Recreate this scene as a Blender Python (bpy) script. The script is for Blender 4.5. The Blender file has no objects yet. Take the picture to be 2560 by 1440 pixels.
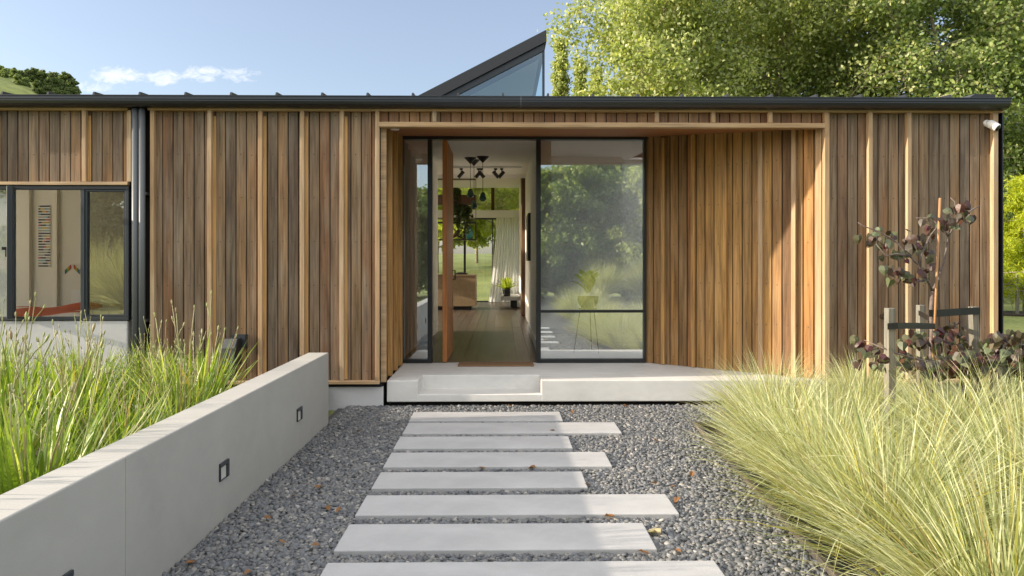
import bpy, math, random
import numpy as np
from mathutils import Vector, Matrix, Quaternion

S = bpy.context.scene
C = S.collection
R = math.radians

# ------------------------------------------------------------------ camera, sky, sun, exposure
F = 24 / 36 * 2560.0            # focal length in photo pixels
YAW = math.atan(23 / F)         # camera turned slightly to the right of the facade normal
H = 1.5
cam = bpy.data.cameras.new("camera")
camo = bpy.data.objects.new("camera", cam)
C.objects.link(camo)
camo.location = (0, 0, H)
camo.rotation_euler = (R(90), 0, -YAW)
cam.lens = 24; cam.sensor_width = 36
cam.shift_y = -62 / 2560
cam.clip_end = 4000; cam.clip_start = 0.05
S.camera = camo

SUN_EL, SUN_AZ = R(16.5), R(84.3)          # azimuth from the facade normal, towards the left
to_sun = Vector((-math.sin(SUN_AZ) * math.cos(SUN_EL), -math.cos(SUN_AZ) * math.cos(SUN_EL), math.sin(SUN_EL)))
FILL_SKY, FILL_COVER = (8.3, 8.15, 8.0), 0.95  # radiance and amount of the added fill in the unseen sky
w = bpy.data.worlds.new("World"); S.world = w; w.use_nodes = True
def build_world():
    nt = w.node_tree; n = nt.nodes; l = nt.links
    bg = n['Background']; bg.inputs[1].default_value = 0.138
    sk = n.new('ShaderNodeTexSky'); sk.sky_type = 'NISHITA'; sk.sun_disc = False
    sk.sun_elevation = SUN_EL; sk.sun_rotation = math.pi + SUN_AZ
    sk.air_density = 1.0; sk.dust_density = 1.6; sk.ozone_density = 1.8
    # small cumulus low over the roof, in direction space
    tc = n.new('ShaderNodeTexCoord'); sp = n.new('ShaderNodeSeparateXYZ'); l.new(tc.outputs['Generated'], sp.inputs[0])
    def M(op, a, b=None, c=None):
        m = n.new('ShaderNodeMath'); m.operation = op
        for i, v in enumerate((a, b, c)):
            if v is None: continue
            if isinstance(v, (int, float)): m.inputs[i].default_value = v
            else: l.new(v, m.inputs[i])
        return m.outputs[0]
    yy = M('MAXIMUM', sp.outputs[1], 0.001)
    u = M('DIVIDE', sp.outputs[0], yy); v = M('DIVIDE', sp.outputs[2], yy)
    cx = n.new('ShaderNodeCombineXYZ'); l.new(u, cx.inputs[0]); l.new(v, cx.inputs[1])
    mp = n.new('ShaderNodeMapping'); mp.inputs['Scale'].default_value = (16, 30, 1); l.new(cx.outputs[0], mp.inputs[0])
    nz = n.new('ShaderNodeTexNoise'); nz.inputs['Scale'].default_value = 3.6; nz.inputs['Detail'].default_value = 9; nz.inputs['Roughness'].default_value = 0.66; nz.inputs['Distortion'].default_value = 0.5
    l.new(mp.outputs[0], nz.inputs[0])
    tot = None
    for (cu, cv, ru, rv, amp) in ((-0.560, 0.273, 0.052, 0.016, 1), (-0.492, 0.270, 0.034, 0.015, 1), (-0.436, 0.276, 0.045, 0.015, .8), (-0.390, 0.274, 0.045, 0.014, .65), (-0.60, 0.256, 0.06, 0.010, .6)):
        a = M('DIVIDE', M('SUBTRACT', u, cu), ru); b = M('DIVIDE', M('SUBTRACT', v, cv), rv)
        d = M('ADD', M('MULTIPLY', a, a), M('MULTIPLY', b, b))
        g = M('MULTIPLY', M('MAXIMUM', M('SUBTRACT', 1.0, d), 0.0), amp)
        tot = g if tot is None else M('MAXIMUM', tot, g)
    f = M('MULTIPLY', M('SUBTRACT', M('ADD', M('MULTIPLY', tot, 0.42), nz.outputs[0]), 0.62), 2.6)
    f = M('MULTIPLY', M('MINIMUM', M('MAXIMUM', f, 0.0), 1.0), 0.8)
    f = M('MULTIPLY', f, M('MINIMUM', M('MULTIPLY', tot, 6.0), 1.0))
    f = M('MULTIPLY', f, M('GREATER_THAN', sp.outputs[1], 0.0))
    mx = n.new('ShaderNodeMixRGB'); l.new(f, mx.inputs[0]); hz = n.new('ShaderNodeMixRGB'); hz.inputs[0].default_value = 0.24; l.new(sk.outputs[0], hz.inputs[1]); hz.inputs[2].default_value = (2.95, 2.65, 2.75, 1); l.new(hz.outputs[0], mx.inputs[1])
    mx.inputs[2].default_value = (4.5, 4.55, 4.75, 1)
    # bright patches added to the unseen sky overhead and behind, to fill the shade
    nz2 = n.new('ShaderNodeTexNoise'); nz2.inputs['Scale'].default_value = 3.2; nz2.inputs['Detail'].default_value = 6; l.new(tc.outputs['Generated'], nz2.inputs[0])
    def sm(x, a, b_):
        m = n.new('ShaderNodeMapRange'); m.interpolation_type = 'SMOOTHSTEP'; l.new(x, m.inputs[0]); m.inputs[1].default_value = a; m.inputs[2].default_value = b_; return m.outputs[0]
    hi = sm(sp.outputs[2], 0.42, 0.62); beh = M('MULTIPLY', sm(sp.outputs[2], 0.26, 0.42), sm(sp.outputs[1], 0.1, -0.3))
    cov = M('MAXIMUM', M('MULTIPLY', hi, 0.68), beh); brk = sm(nz2.outputs[0], 0.25, 0.55)
    fc = M('MULTIPLY', M('MULTIPLY', cov, brk), FILL_COVER)
    mx2 = n.new('ShaderNodeMixRGB'); l.new(fc, mx2.inputs[0]); l.new(mx.outputs[0], mx2.inputs[1])
    mx2.inputs[2].default_value = (*FILL_SKY, 1)
    l.new(mx2.outputs[0], bg.inputs[0])
build_world()
sl = bpy.data.lights.new("sun", 'SUN'); sl.energy = 4.5; sl.angle = R(0.5); sl.color = (1.0, 0.87, 0.70)
so = bpy.data.objects.new("sun", sl); C.objects.link(so)
so.rotation_euler = to_sun.to_track_quat('Z', 'Y').to_euler(); so.location = (-20, -5, 20)
S.view_settings.view_transform = 'Standard'; S.view_settings.look = 'None'
S.view_settings.gamma = 1; S.view_settings.exposure = 0.97
S.cycles.max_bounces = 10; S.cycles.diffuse_bounces = 5; S.cycles.transparent_max_bounces = 16; S.cycles.caustics_reflective = False
S.cycles.caustics_refractive = False; S.cycles.sample_clamp_indirect = 6

ct, st = math.cos(YAW), math.sin(YAW)
def PX(px, Y):                     # X of the point seen at photo column px on the plane at depth Y
    t = (px - 1280) / F
    return Y * (st + t * ct) / (ct - t * st)
def PZ(px, py, Y):
    X = PX(px, Y); d = X * st + Y * ct
    return H + (658 - py) * d / F
def PG(px, py, z=0.0):             # point at height z seen at photo pixel
    Y = F * (H - z) / (py - 658)
    for _ in range(4):
        X = PX(px, Y); d = F * (H - z) / (py - 658); Y = (d - X * st) / ct
    return (PX(px, Y), Y, z)

# ------------------------------------------------------------------ materials
def mat(name):
    m = bpy.data.materials.new(name); m.use_nodes = True
    nt = m.node_tree
    return m, nt, nt.nodes, nt.links, nt.nodes['Principled BSDF']
def simple(name, col, rough=0.6, metal=0.0, spec=0.5, noise=0.0, nscale=20, bump=0.0, bscale=80):
    m, nt, n, l, b = mat(name)
    b.inputs['Base Color'].default_value = (*col, 1); b.inputs['Roughness'].default_value = rough
    b.inputs['Metallic'].default_value = metal; b.inputs['Specular IOR Level'].default_value = spec
    tc = n.new('ShaderNodeTexCoord')
    if noise:
        nz = n.new('ShaderNodeTexNoise'); nz.inputs['Scale'].default_value = nscale; nz.inputs['Detail'].default_value = 6
        l.new(tc.outputs['Object'], nz.inputs[0])
        rp = n.new('ShaderNodeValToRGB'); l.new(nz.outputs[0], rp.inputs[0])
        rp.color_ramp.elements[0].position = 0.3; rp.color_ramp.elements[1].position = 0.7
        rp.color_ramp.elements[0].color = (*[c * (1 - noise) for c in col], 1)
        rp.color_ramp.elements[1].color = (*[min(1, c * (1 + noise)) for c in col], 1)
        l.new(rp.outputs[0], b.inputs['Base Color'])
    if bump:
        nb = n.new('ShaderNodeTexNoise'); nb.inputs['Scale'].default_value = bscale; nb.inputs['Detail'].default_value = 8
        l.new(tc.outputs['Object'], nb.inputs[0])
        bp = n.new('ShaderNodeBump'); bp.inputs['Strength'].default_value = bump; bp.inputs['Distance'].default_value = 0.01
        l.new(nb.outputs[0], bp.inputs['Height']); l.new(bp.outputs[0], b.inputs['Normal'])
    return m

def wood(name, tones, grey=(0.25, 0.20, 0.145), grey_amt=0.5, axis='Z', rough=0.65, contrast=0.35):
    m, nt, n, l, b = mat(name)
    b.inputs['Roughness'].default_value = rough; b.inputs['Specular IOR Level'].default_value = 0.3
    tc = n.new('ShaderNodeTexCoord'); ge = n.new('ShaderNodeNewGeometry')
    rnd = ge.outputs['Random Per Island']
    off = n.new('ShaderNodeVectorMath'); off.operation = 'SCALE'; off.inputs[0].default_value = (37, 53, 71); l.new(rnd, off.inputs['Scale'])
    ad = n.new('ShaderNodeVectorMath'); l.new(tc.outputs['Object'], ad.inputs[0]); l.new(off.outputs[0], ad.inputs[1])
    def noise(sc, scale, detail, rough=0.6, dist=0.0):
        mp = n.new('ShaderNodeMapping'); mp.inputs['Scale'].default_value = sc; l.new(ad.outputs[0], mp.inputs[0])
        z = n.new('ShaderNodeTexNoise'); z.inputs['Scale'].default_value = scale; z.inputs['Detail'].default_value = detail
        z.inputs['Roughness'].default_value = rough; z.inputs['Distortion'].default_value = dist
        l.new(mp.outputs[0], z.inputs[0]); return z.outputs[0]
    a = {'X': (0.03, 1, 1), 'Y': (1, 0.03, 1), 'Z': (1, 1, 0.03)}[axis]
    grain = noise(a, 60, 5, 0.65, 0.4)
    coarse = noise({'X': (0.08, 1, 1), 'Y': (1, 0.08, 1), 'Z': (1, 1, 0.08)}[axis], 14, 3)
    wth = noise({'X': (0.2, 1, 1), 'Y': (1, 0.2, 1), 'Z': (1, 1, 0.2)}[axis], 5, 4)
    rp = n.new('ShaderNodeValToRGB'); l.new(rnd, rp.inputs[0])
    els = rp.color_ramp.elements
    while len(els) < len(tones): els.new(0.5)
    for i, t in enumerate(tones):
        els[i].position = i / (len(tones) - 1); els[i].color = (*t, 1)
    # weathering
    wr = n.new('ShaderNodeValToRGB'); l.new(wth, wr.inputs[0]); wr.color_ramp.elements[0].position = 0.42; wr.color_ramp.elements[1].position = 0.68
    ml = n.new('ShaderNodeMath'); ml.operation = 'MULTIPLY'; l.new(wr.outputs[0], ml.inputs[0]); ml.inputs[1].default_value = grey_amt
    mx = n.new('ShaderNodeMixRGB'); l.new(ml.outputs[0], mx.inputs[0]); l.new(rp.outputs[0], mx.inputs[1]); mx.inputs[2].default_value = (*grey, 1)
    # grain
    gs = n.new('ShaderNodeMath'); gs.operation = 'ADD'; l.new(grain, gs.inputs[0]); l.new(coarse, gs.inputs[1])
    gr = n.new('ShaderNodeMapRange'); l.new(gs.outputs[0], gr.inputs[0]); gr.inputs[1].default_value = 0.7; gr.inputs[2].default_value = 1.3
    gr.inputs[3].default_value = 1 - contrast; gr.inputs[4].default_value = 1 + contrast
    vm = n.new('ShaderNodeVectorMath'); vm.operation = 'SCALE'; l.new(mx.outputs[0], vm.inputs[0]); l.new(gr.outputs[0], vm.inputs['Scale'])
    l.new(vm.outputs[0], b.inputs['Base Color'])
    bp = n.new('ShaderNodeBump'); bp.inputs['Strength'].default_value = 0.25; bp.inputs['Distance'].default_value = 0.004
    l.new(grain, bp.inputs['Height']); l.new(bp.outputs[0], b.inputs['Normal'])
    return m

def foliage(name, tones, trans=0.45, rough=0.5, spec=0.3, tcol=None):
    m, nt, n, l, b = mat(name)
    ge = n.new('ShaderNodeNewGeometry'); rp = n.new('ShaderNodeValToRGB'); l.new(ge.outputs['Random Per Island'], rp.inputs[0])
    els = rp.color_ramp.elements
    while len(els) < len(tones): els.new(0.5)
    for i, t in enumerate(tones):
        els[i].position = i / (len(tones) - 1); els[i].color = (*t, 1)
    l.new(rp.outputs[0], b.inputs['Base Color']); b.inputs['Roughness'].default_value = rough; b.inputs['Specular IOR Level'].default_value = spec
    tr = n.new('ShaderNodeBsdfTranslucent')
    mm = n.new('ShaderNodeMixRGB'); mm.blend_type = 'MULTIPLY'; mm.inputs[0].default_value = 1; l.new(rp.outputs[0], mm.inputs[1])
    mm.inputs[2].default_value = (*(tcol or (1.5, 1.5, 0.7)), 1); l.new(mm.outputs[0], tr.inputs[0])
    ms = n.new('ShaderNodeMixShader'); ms.inputs[0].default_value = trans
    l.new(b.outputs[0], ms.inputs[1]); l.new(tr.outputs[0], ms.inputs[2])
    l.new(ms.outputs[0], n['Material Output'].inputs[0])
    return m

def glass(name, tint=(0.85, 0.9, 0.9), refl=0.2, rcol=(1, 1, 1)):
    m, nt, n, l, b = mat(name)
    n.remove(b)
    t = n.new('ShaderNodeBsdfTransparent'); t.inputs[0].default_value = (*tint, 1)
    g = n.new('ShaderNodeBsdfGlossy'); g.inputs['Roughness'].default_value = 0.0; g.inputs[0].default_value = (*rcol, 1)
    fr = n.new('ShaderNodeFresnel'); fr.inputs[0].default_value = 1.5
    ad = n.new('ShaderNodeMath'); ad.operation = 'ADD'; ad.use_clamp = True; l.new(fr.outputs[0], ad.inputs[0]); ad.inputs[1].default_value = refl
    gb_ = n.new('ShaderNodeNewGeometry'); iv = n.new('ShaderNodeMath'); iv.operation = 'SUBTRACT'; iv.inputs[0].default_value = 1; l.new(gb_.outputs['Backfacing'], iv.inputs[1])
    mu = n.new('ShaderNodeMath'); mu.operation = 'MULTIPLY'; l.new(ad.outputs[0], mu.inputs[0]); l.new(iv.outputs[0], mu.inputs[1])
    tb = n.new('ShaderNodeMixRGB'); tb.inputs[1].default_value = (*tint, 1); tb.inputs[2].default_value = (1, 1, 1, 1); l.new(gb_.outputs['Backfacing'], tb.inputs[0]); l.new(tb.outputs[0], t.inputs[0])
    ms = n.new('ShaderNodeMixShader'); l.new(mu.outputs[0], ms.inputs[0]); l.new(t.outputs[0], ms.inputs[1]); l.new(g.outputs[0], ms.inputs[2])
    l.new(ms.outputs[0], n['Material Output'].inputs[0])
    return m

def concrete(name, base, var=0.12, rough=0.75, sweep=0.3, bump=0.15):
    m, nt, n, l, b = mat(name)
    b.inputs['Roughness'].default_value = rough; b.inputs['Specular IOR Level'].default_value = 0.35
    tc = n.new('ShaderNodeTexCoord'); ge = n.new('ShaderNodeNewGeometry')
    def nz(scale, detail, sc=(1, 1, 1), dist=0):
        mp = n.new('ShaderNodeMapping'); mp.inputs['Scale'].default_value = sc; l.new(tc.outputs['Object'], mp.inputs[0])
        z = n.new('ShaderNodeTexNoise'); z.inputs['Scale'].default_value = scale; z.inputs['Detail'].default_value = detail; z.inputs['Distortion'].default_value = dist
        l.new(mp.outputs[0], z.inputs[0]); return z.outputs[0]
    a, c, d = nz(1.7, 5, (1, 1.6, 1.6), 0.6), nz(7, 7, (1, 1.4, 2), .8), nz(140, 5)
    s1 = n.new('ShaderNodeMath'); s1.operation = 'MULTIPLY_ADD'; l.new(c, s1.inputs[0]); s1.inputs[1].default_value = 0.5; l.new(a, s1.inputs[2])
    s2 = n.new('ShaderNodeMath'); s2.operation = 'MULTIPLY_ADD'; l.new(d, s2.inputs[0]); s2.inputs[1].default_value = 0.4; l.new(s1.outputs[0], s2.inputs[2])
    mr = n.new('ShaderNodeMapRange'); l.new(s2.outputs[0], mr.inputs[0]); mr.inputs[1].default_value = 0.55; mr.inputs[2].default_value = 1.2
    mr.inputs[3].default_value = 1 - var; mr.inputs[4].default_value = 1 + var
    ri = n.new('ShaderNodeObjectInfo')
    vr = n.new('ShaderNodeMapRange'); l.new(ri.outputs['Random'], vr.inputs[0]); vr.inputs[3].default_value = 0.95; vr.inputs[4].default_value = 1.05
    mu = n.new('ShaderNodeMath'); mu.operation = 'MULTIPLY'; l.new(mr.outputs[0], mu.inputs[0]); l.new(vr.outputs[0], mu.inputs[1])
    vm = n.new('ShaderNodeVectorMath'); vm.operation = 'SCALE'; vm.inputs[0].default_value = base; l.new(mu.outputs[0], vm.inputs['Scale'])
    l.new(vm.outputs[0], b.inputs['Base Color'])
    bp = n.new('ShaderNodeBump'); bp.inputs['Strength'].default_value = bump; bp.inputs['Distance'].default_value = 0.006
    l.new(s2.outputs[0], bp.inputs['Height']); l.new(bp.outputs[0], b.inputs['Normal'])
    return m

MT = {}
MT['board'] = wood('weathered_cedar_boards', [(0.124, 0.08, 0.048), (0.266, 0.165, 0.082), (0.162, 0.092, 0.05), (0.296, 0.175, 0.082), (0.13, 0.09, 0.059), (0.254, 0.17, 0.096), (0.188, 0.098, 0.049), (0.224, 0.149, 0.087), (0.096, 0.07, 0.05), (0.234, 0.13, 0.064)], grey=(0.262, 0.21, 0.152), grey_amt=0.6, contrast=0.55)
MT['board_warm'] = wood('cedar_boards', [(0.176, 0.081, 0.029), (0.415, 0.232, 0.076), (0.239, 0.116, 0.042), (0.467, 0.272, 0.093), (0.135, 0.073, 0.035), (0.352, 0.197, 0.07), (0.197, 0.101, 0.045), (0.435, 0.242, 0.079), (0.28, 0.121, 0.042)], grey=(0.31, 0.205, 0.11), grey_amt=0.5, contrast=0.55)
MT['board_band'] = wood('cedar_band_boards', [(0.19, 0.085, 0.04), (0.30, 0.17, 0.085), (0.23, 0.11, 0.055), (0.33, 0.2, 0.11)], grey_amt=0.25)
MT['batten'] = wood('cedar_batten', [(0.35, 0.217, 0.11), (0.437, 0.289, 0.162), (0.389, 0.25, 0.134)], grey=(0.45, 0.36, 0.25), grey_amt=0.6)
MT['trim_x'] = wood('cedar_trim', [(0.386, 0.239, 0.12), (0.46, 0.304, 0.166)], grey=(0.50, 0.39, 0.26), grey_amt=0.5, axis='X')
MT['soffit'] = wood('cedar_soffit', [(0.30, 0.125, 0.05), (0.38, 0.17, 0.07), (0.33, 0.14, 0.055)], grey_amt=0.0, axis='X', contrast=0.25)
MT['door'] = wood('cedar_door', [(0.42, 0.17, 0.055), (0.50, 0.22, 0.075), (0.36, 0.14, 0.045)], grey_amt=0.0, rough=0.5)
MT['dark_wood'] = wood('dark_stained_timber', [(0.085, 0.045, 0.024), (0.11, 0.06, 0.033)], grey_amt=0.0)
MT['floor_wood'] = wood('dark_floor_planks', [(0.071, 0.053, 0.038), (0.112, 0.086, 0.064), (0.09, 0.068, 0.049), (0.128, 0.098, 0.075)], grey_amt=0.0, axis='Y', rough=0.3)
MT['stake'] = wood('pale_treated_pine', [(0.19, 0.172, 0.13), (0.22, 0.20, 0.15)], grey=(0.22, 0.22, 0.20), grey_amt=0.8, contrast=0.5)
MT['edging'] = wood('grey_edging_timber', [(0.055, 0.05, 0.045), (0.08, 0.07, 0.06)], grey_amt=0.3, axis='Y')
MT['fresh_sunlit'] = wood('sunlit_bare_cedar', [(0.55, 0.31, 0.11), (0.62, 0.37, 0.14)], grey_amt=0.0)  # bare sheltered cedar, brightened to paint sun slipping behind the battens
MT['black_metal'] = simple('black_powdercoat', (0.012, 0.014, 0.017), 0.35, 0.0, 0.6)
MT['gutter'] = simple('black_gutter_metal', (0.016, 0.018, 0.021), 0.3, 0.0, 0.7, noise=0.1, nscale=3)
MT['pipe'] = simple('charcoal_pipe', (0.11, 0.118, 0.125), 0.5, 0.0, 0.6)
MT['roof'] = simple('charcoal_roof_metal', (0.028, 0.03, 0.034), 0.45, 0.2)
MT['shadow_gap'] = simple('dark_backing', (0.010, 0.008, 0.006), 0.9)
MT['frame'] = simple('charcoal_aluminium', (0.028, 0.034, 0.042), 0.4, 0.0, 0.5)
MT['nail'] = simple('nail_heads', (0.05, 0.035, 0.025), 0.6)
MT['render'] = concrete('painted_render', (0.385, 0.375, 0.345), 0.07, 0.85, bump=0.2)
MT['plinth'] = concrete('rough_plinth_render', (0.52, 0.52, 0.52), 0.07, 0.9, bump=0.5)
MT['porch'] = concrete('porch_concrete', (0.64, 0.63, 0.60), 0.13, 0.7, bump=0.4)
MT['paver'] = concrete('paver_concrete', (0.40, 0.40, 0.40), 0.16, 0.72, bump=0.3)
MT['white'] = simple('white_plaster', (0.85, 0.845, 0.82), 0.8)
MT['cream'] = simple('cream_plaster', (0.82, 0.79, 0.71), 0.8)
MT['ceil'] = simple('ceiling_paint', (0.82, 0.81, 0.78), 0.9)
MT['glass_big'] = glass('reflective_glass', (0.94, 0.96, 0.96), 0.48, (0.95, 0.99, 1.0))
MT['glass'] = glass('clear_glass', (0.90, 0.93, 0.92), 0.10)
MT['glass_blue'] = glass('blue_glass', (0.62, 0.80, 0.86), 0.22, (0.85, 0.97, 1.0))
MT['curtain'] = foliage('white_curtain', [(0.82, 0.82, 0.80), (0.84, 0.84, 0.82)], 0.5, 0.9, 0.1, (1, 1, 1))
MT['mat'] = simple('coir_doormat', (0.23, 0.135, 0.07), 0.95, noise=0.3, nscale=150, bump=0.6, bscale=250)
MT['ply'] = simple('warm_plywood', (0.26, 0.185, 0.105), 0.55, noise=0.12, nscale=12)
MT['green_glass'] = simple('green_lamp_glass', (0.045, 0.12, 0.095), 0.12, 0, 0.8)
MT['teal'] = simple('teal_ceramic', (0.06, 0.30, 0.27), 0.25)
MT['black'] = simple('black_plastic', (0.012, 0.012, 0.013), 0.45)
MT['white_plastic'] = simple('white_plastic', (0.85, 0.85, 0.85), 0.35)
MT['lens'] = simple('pale_light_lens', (0.55, 0.53, 0.48), 0.3)
MT['speaker'] = simple('grey_grille', (0.06, 0.064, 0.066), 0.55, noise=0.35, nscale=160)
MT['soil'] = simple('dark_bark_mulch', (0.045, 0.032, 0.022), 0.95, noise=0.5, nscale=60, bump=1.0, bscale=60)
MT['gravelbase'] = simple('gravel_bed', (0.085, 0.085, 0.085), 0.9, noise=0.5, nscale=70, bump=1.0, bscale=70)
MT['bark'] = simple('grey_bark', (0.30, 0.255, 0.19), 0.9, noise=0.4, nscale=25, bump=0.6, bscale=30)
MT['twig'] = simple('purple_grey_bark', (0.13, 0.10, 0.09), 0.8, noise=0.3, nscale=40)
MT['cane'] = simple('orange_bamboo', (0.36, 0.19, 0.08), 0.5)
MT['tie'] = simple('black_rubber_tie', (0.012, 0.012, 0.013), 0.4, noise=0.3, nscale=40)
MT['poplar'] = foliage('poplar_leaves', [(0.13, 0.18, 0.05), (0.34, 0.40, 0.14), (0.20, 0.26, 0.075), (0.46, 0.50, 0.22), (0.26, 0.32, 0.10), (0.60, 0.60, 0.34), (0.16, 0.215, 0.06), (0.40, 0.42, 0.14)], 0.42, 0.42, 0.4)
MT['darkleaf'] = foliage('evergreen_leaves', [(0.06, 0.10, 0.028), (0.12, 0.17, 0.045), (0.085, 0.13, 0.035), (0.17, 0.21, 0.07), (0.22, 0.25, 0.10)], 0.3, 0.45, 0.4)
MT['hedgeleaf'] = foliage('garden_evergreen_leaves', [(0.10, 0.16, 0.05), (0.20, 0.27, 0.08), (0.14, 0.21, 0.06), (0.28, 0.33, 0.13), (0.36, 0.40, 0.19)], 0.35, 0.45, 0.4)
MT['poplar_dark'] = foliage('shaded_poplar_leaves', [(0.098, 0.155, 0.045), (0.224, 0.297, 0.098), (0.14, 0.209, 0.059), (0.308, 0.365, 0.14), (0.182, 0.243, 0.07), (0.588, 0.581, 0.308)], 0.38, 0.42, 0.4)  # poplar tones darkened to paint the shade of the right-hand crowns
MT['brightleaf'] = foliage('spring_leaves', [(0.28, 0.36, 0.05), (0.46, 0.50, 0.09), (0.36, 0.42, 0.065), (0.58, 0.56, 0.14)], 0.5)
MT['golden'] = foliage('golden_conifer_leaves', [(0.325, 0.39, 0.026), (0.468, 0.481, 0.039), (0.39, 0.442, 0.033), (0.221, 0.312, 0.026)], 0.45)
MT['tussock'] = foliage('tussock_blades', [(0.122, 0.162, 0.059), (0.55, 0.566, 0.327), (0.296, 0.356, 0.149), (0.754, 0.754, 0.495), (0.184, 0.241, 0.089), (0.367, 0.283, 0.139), (0.469, 0.513, 0.257), (0.836, 0.827, 0.594), (0.336, 0.399, 0.188), (0.489, 0.43, 0.079), (0.244, 0.303, 0.129)], 0.35, 0.5, 0.3, (1.3, 1.3, 0.75))
MT['iris'] = foliage('iris_leaves', [(0.07, 0.13, 0.02), (0.22, 0.32, 0.055), (0.12, 0.20, 0.03), (0.32, 0.42, 0.09), (0.16, 0.25, 0.04), (0.42, 0.45, 0.17), (0.09, 0.16, 0.025), (0.34, 0.27, 0.13)], 0.42, 0.4, 0.4, (1.5, 1.5, 0.5))
MT['stalk'] = foliage('iris_stalks', [(0.36, 0.40, 0.17), (0.48, 0.44, 0.26), (0.30, 0.36, 0.12), (0.30, 0.22, 0.12), (0.46, 0.48, 0.25)], 0.15)
MT['petal'] = simple('white_petals', (0.85, 0.85, 0.82), 0.5)
MT['purple'] = foliage('purple_green_leaves', [(0.055, 0.014, 0.02), (0.085, 0.105, 0.05), (0.045, 0.02, 0.022), (0.115, 0.145, 0.072), (0.038, 0.013, 0.018), (0.155, 0.19, 0.105), (0.10, 0.04, 0.024), (0.06, 0.02, 0.026), (0.07, 0.09, 0.04)], 0.22, 0.45, 0.4, (1.5, 1.1, 0.7))
MT['dryleaf'] = foliage('dry_brown_leaves', [(0.22, 0.10, 0.04), (0.30, 0.17, 0.07)], 0.2)
MT['paleleaf'] = foliage('pale_dry_leaves', [(0.42, 0.36, 0.2), (0.46, 0.4, 0.24)], 0.2)
MT['pot'] = simple('black_pot', (0.015, 0.015, 0.017), 0.4)
MT['houseplant'] = foliage('houseplant_leaves', [(0.22, 0.32, 0.03), (0.48, 0.56, 0.06), (0.34, 0.43, 0.045)], 0.35)
MT['houseplant_dark'] = foliage('dark_houseplant_leaves', [(0.03, 0.055, 0.015), (0.07, 0.10, 0.03), (0.10, 0.13, 0.05)], 0.3)

def lawn_mat():
    m, nt, n, l, b = mat('lawn_grass'); b.inputs['Roughness'].default_value = 0.9
    tc = n.new('ShaderNodeTexCoord')
    a = n.new('ShaderNodeTexNoise'); a.inputs['Scale'].default_value = 0.35; a.inputs['Detail'].default_value = 8; l.new(tc.outputs['Object'], a.inputs[0])
    c = n.new('ShaderNodeTexNoise'); c.inputs['Scale'].default_value = 14; c.inputs['Detail'].default_value = 6; l.new(tc.outputs['Object'], c.inputs[0])
    s = n.new('ShaderNodeMath'); l.new(a.outputs[0], s.inputs[0]); l.new(c.outputs[0], s.inputs[1])
    mr = n.new('ShaderNodeMapRange'); l.new(s.outputs[0], mr.inputs[0]); mr.inputs[1].default_value = 0.75; mr.inputs[2].default_value = 1.3
    rp = n.new('ShaderNodeValToRGB'); l.new(mr.outputs[0], rp.inputs[0])
    rp.color_ramp.elements[0].color = (0.11, 0.15, 0.035, 1); rp.color_ramp.elements[1].color = (0.33, 0.35, 0.10, 1)
    l.new(rp.outputs[0], b.inputs['Base Color'])
    bp = n.new('ShaderNodeBump'); bp.inputs['Strength'].default_value = 1; bp.inputs['Distance'].default_value = 0.05; l.new(c.outputs[0], bp.inputs['Height']); l.new(bp.outputs[0], b.inputs['Normal'])
    return m
MT['lawn'] = lawn_mat()
def pebble_mat():
    m, nt, n, l, b = mat('river_pebbles'); b.inputs['Roughness'].default_value = 0.6; b.inputs['Specular IOR Level'].default_value = 0.35
    ge = n.new('ShaderNodeNewGeometry'); rp = n.new('ShaderNodeValToRGB'); l.new(ge.outputs['Random Per Island'], rp.inputs[0])
    tones = [(0.068, 0.074, 0.08), (0.153, 0.164, 0.179), (0.094, 0.099, 0.108), (0.204, 0.203, 0.193), (0.119, 0.125, 0.139), (0.255, 0.246, 0.224), (0.085, 0.091, 0.103), (0.17, 0.168, 0.161), (0.383, 0.362, 0.332)]
    els = rp.color_ramp.elements
    while len(els) < len(tones): els.new(0.5)
    pos = [0, .15, .3, .42, .56, .7, .82, .93, 1]
    for i, t in enumerate(tones): els[i].position = pos[i]; els[i].color = (*t, 1)
    tc = n.new('ShaderNodeTexCoord'); nz = n.new('ShaderNodeTexNoise'); nz.inputs['Scale'].default_value = 90; nz.inputs['Detail'].default_value = 4; l.new(tc.outputs['Object'], nz.inputs[0])
    mr = n.new('ShaderNodeMapRange'); l.new(nz.outputs[0], mr.inputs[0]); mr.inputs[3].default_value = 0.75; mr.inputs[4].default_value = 1.25
    vm = n.new('ShaderNodeVectorMath'); vm.operation = 'SCALE'; l.new(rp.outputs[0], vm.inputs[0]); l.new(mr.outputs[0], vm.inputs['Scale'])
    l.new(vm.outputs[0], b.inputs['Base Color'])
    return m
MT['pebble'] = pebble_mat()
def palette_mat(name, cols, interp='CONSTANT'):
    m, nt, n, l, b = mat(name); b.inputs['Roughness'].default_value = 0.6
    ge = n.new('ShaderNodeNewGeometry'); rp = n.new('ShaderNodeValToRGB'); l.new(ge.outputs['Random Per Island'], rp.inputs[0])
    rp.color_ramp.interpolation = interp
    els = rp.color_ramp.elements
    while len(els) < len(cols): els.new(0.5)
    for i, t in enumerate(cols): els[i].position = i / len(cols); els[i].color = (*t, 1)
    l.new(rp.outputs[0], b.inputs['Base Color']); return m
MT['strips'] = palette_mat('colour_strips', [(0.02, 0.02, 0.03), (0.25, 0.45, 0.5), (0.02, 0.025, 0.05), (0.45, 0.4, 0.35), (0.5, 0.05, 0.05), (0.03, 0.03, 0.03), (0.15, 0.3, 0.4), (0.55, 0.4, 0.08), (0.04, 0.05, 0.1), (0.35, 0.36, 0.3)])

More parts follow.
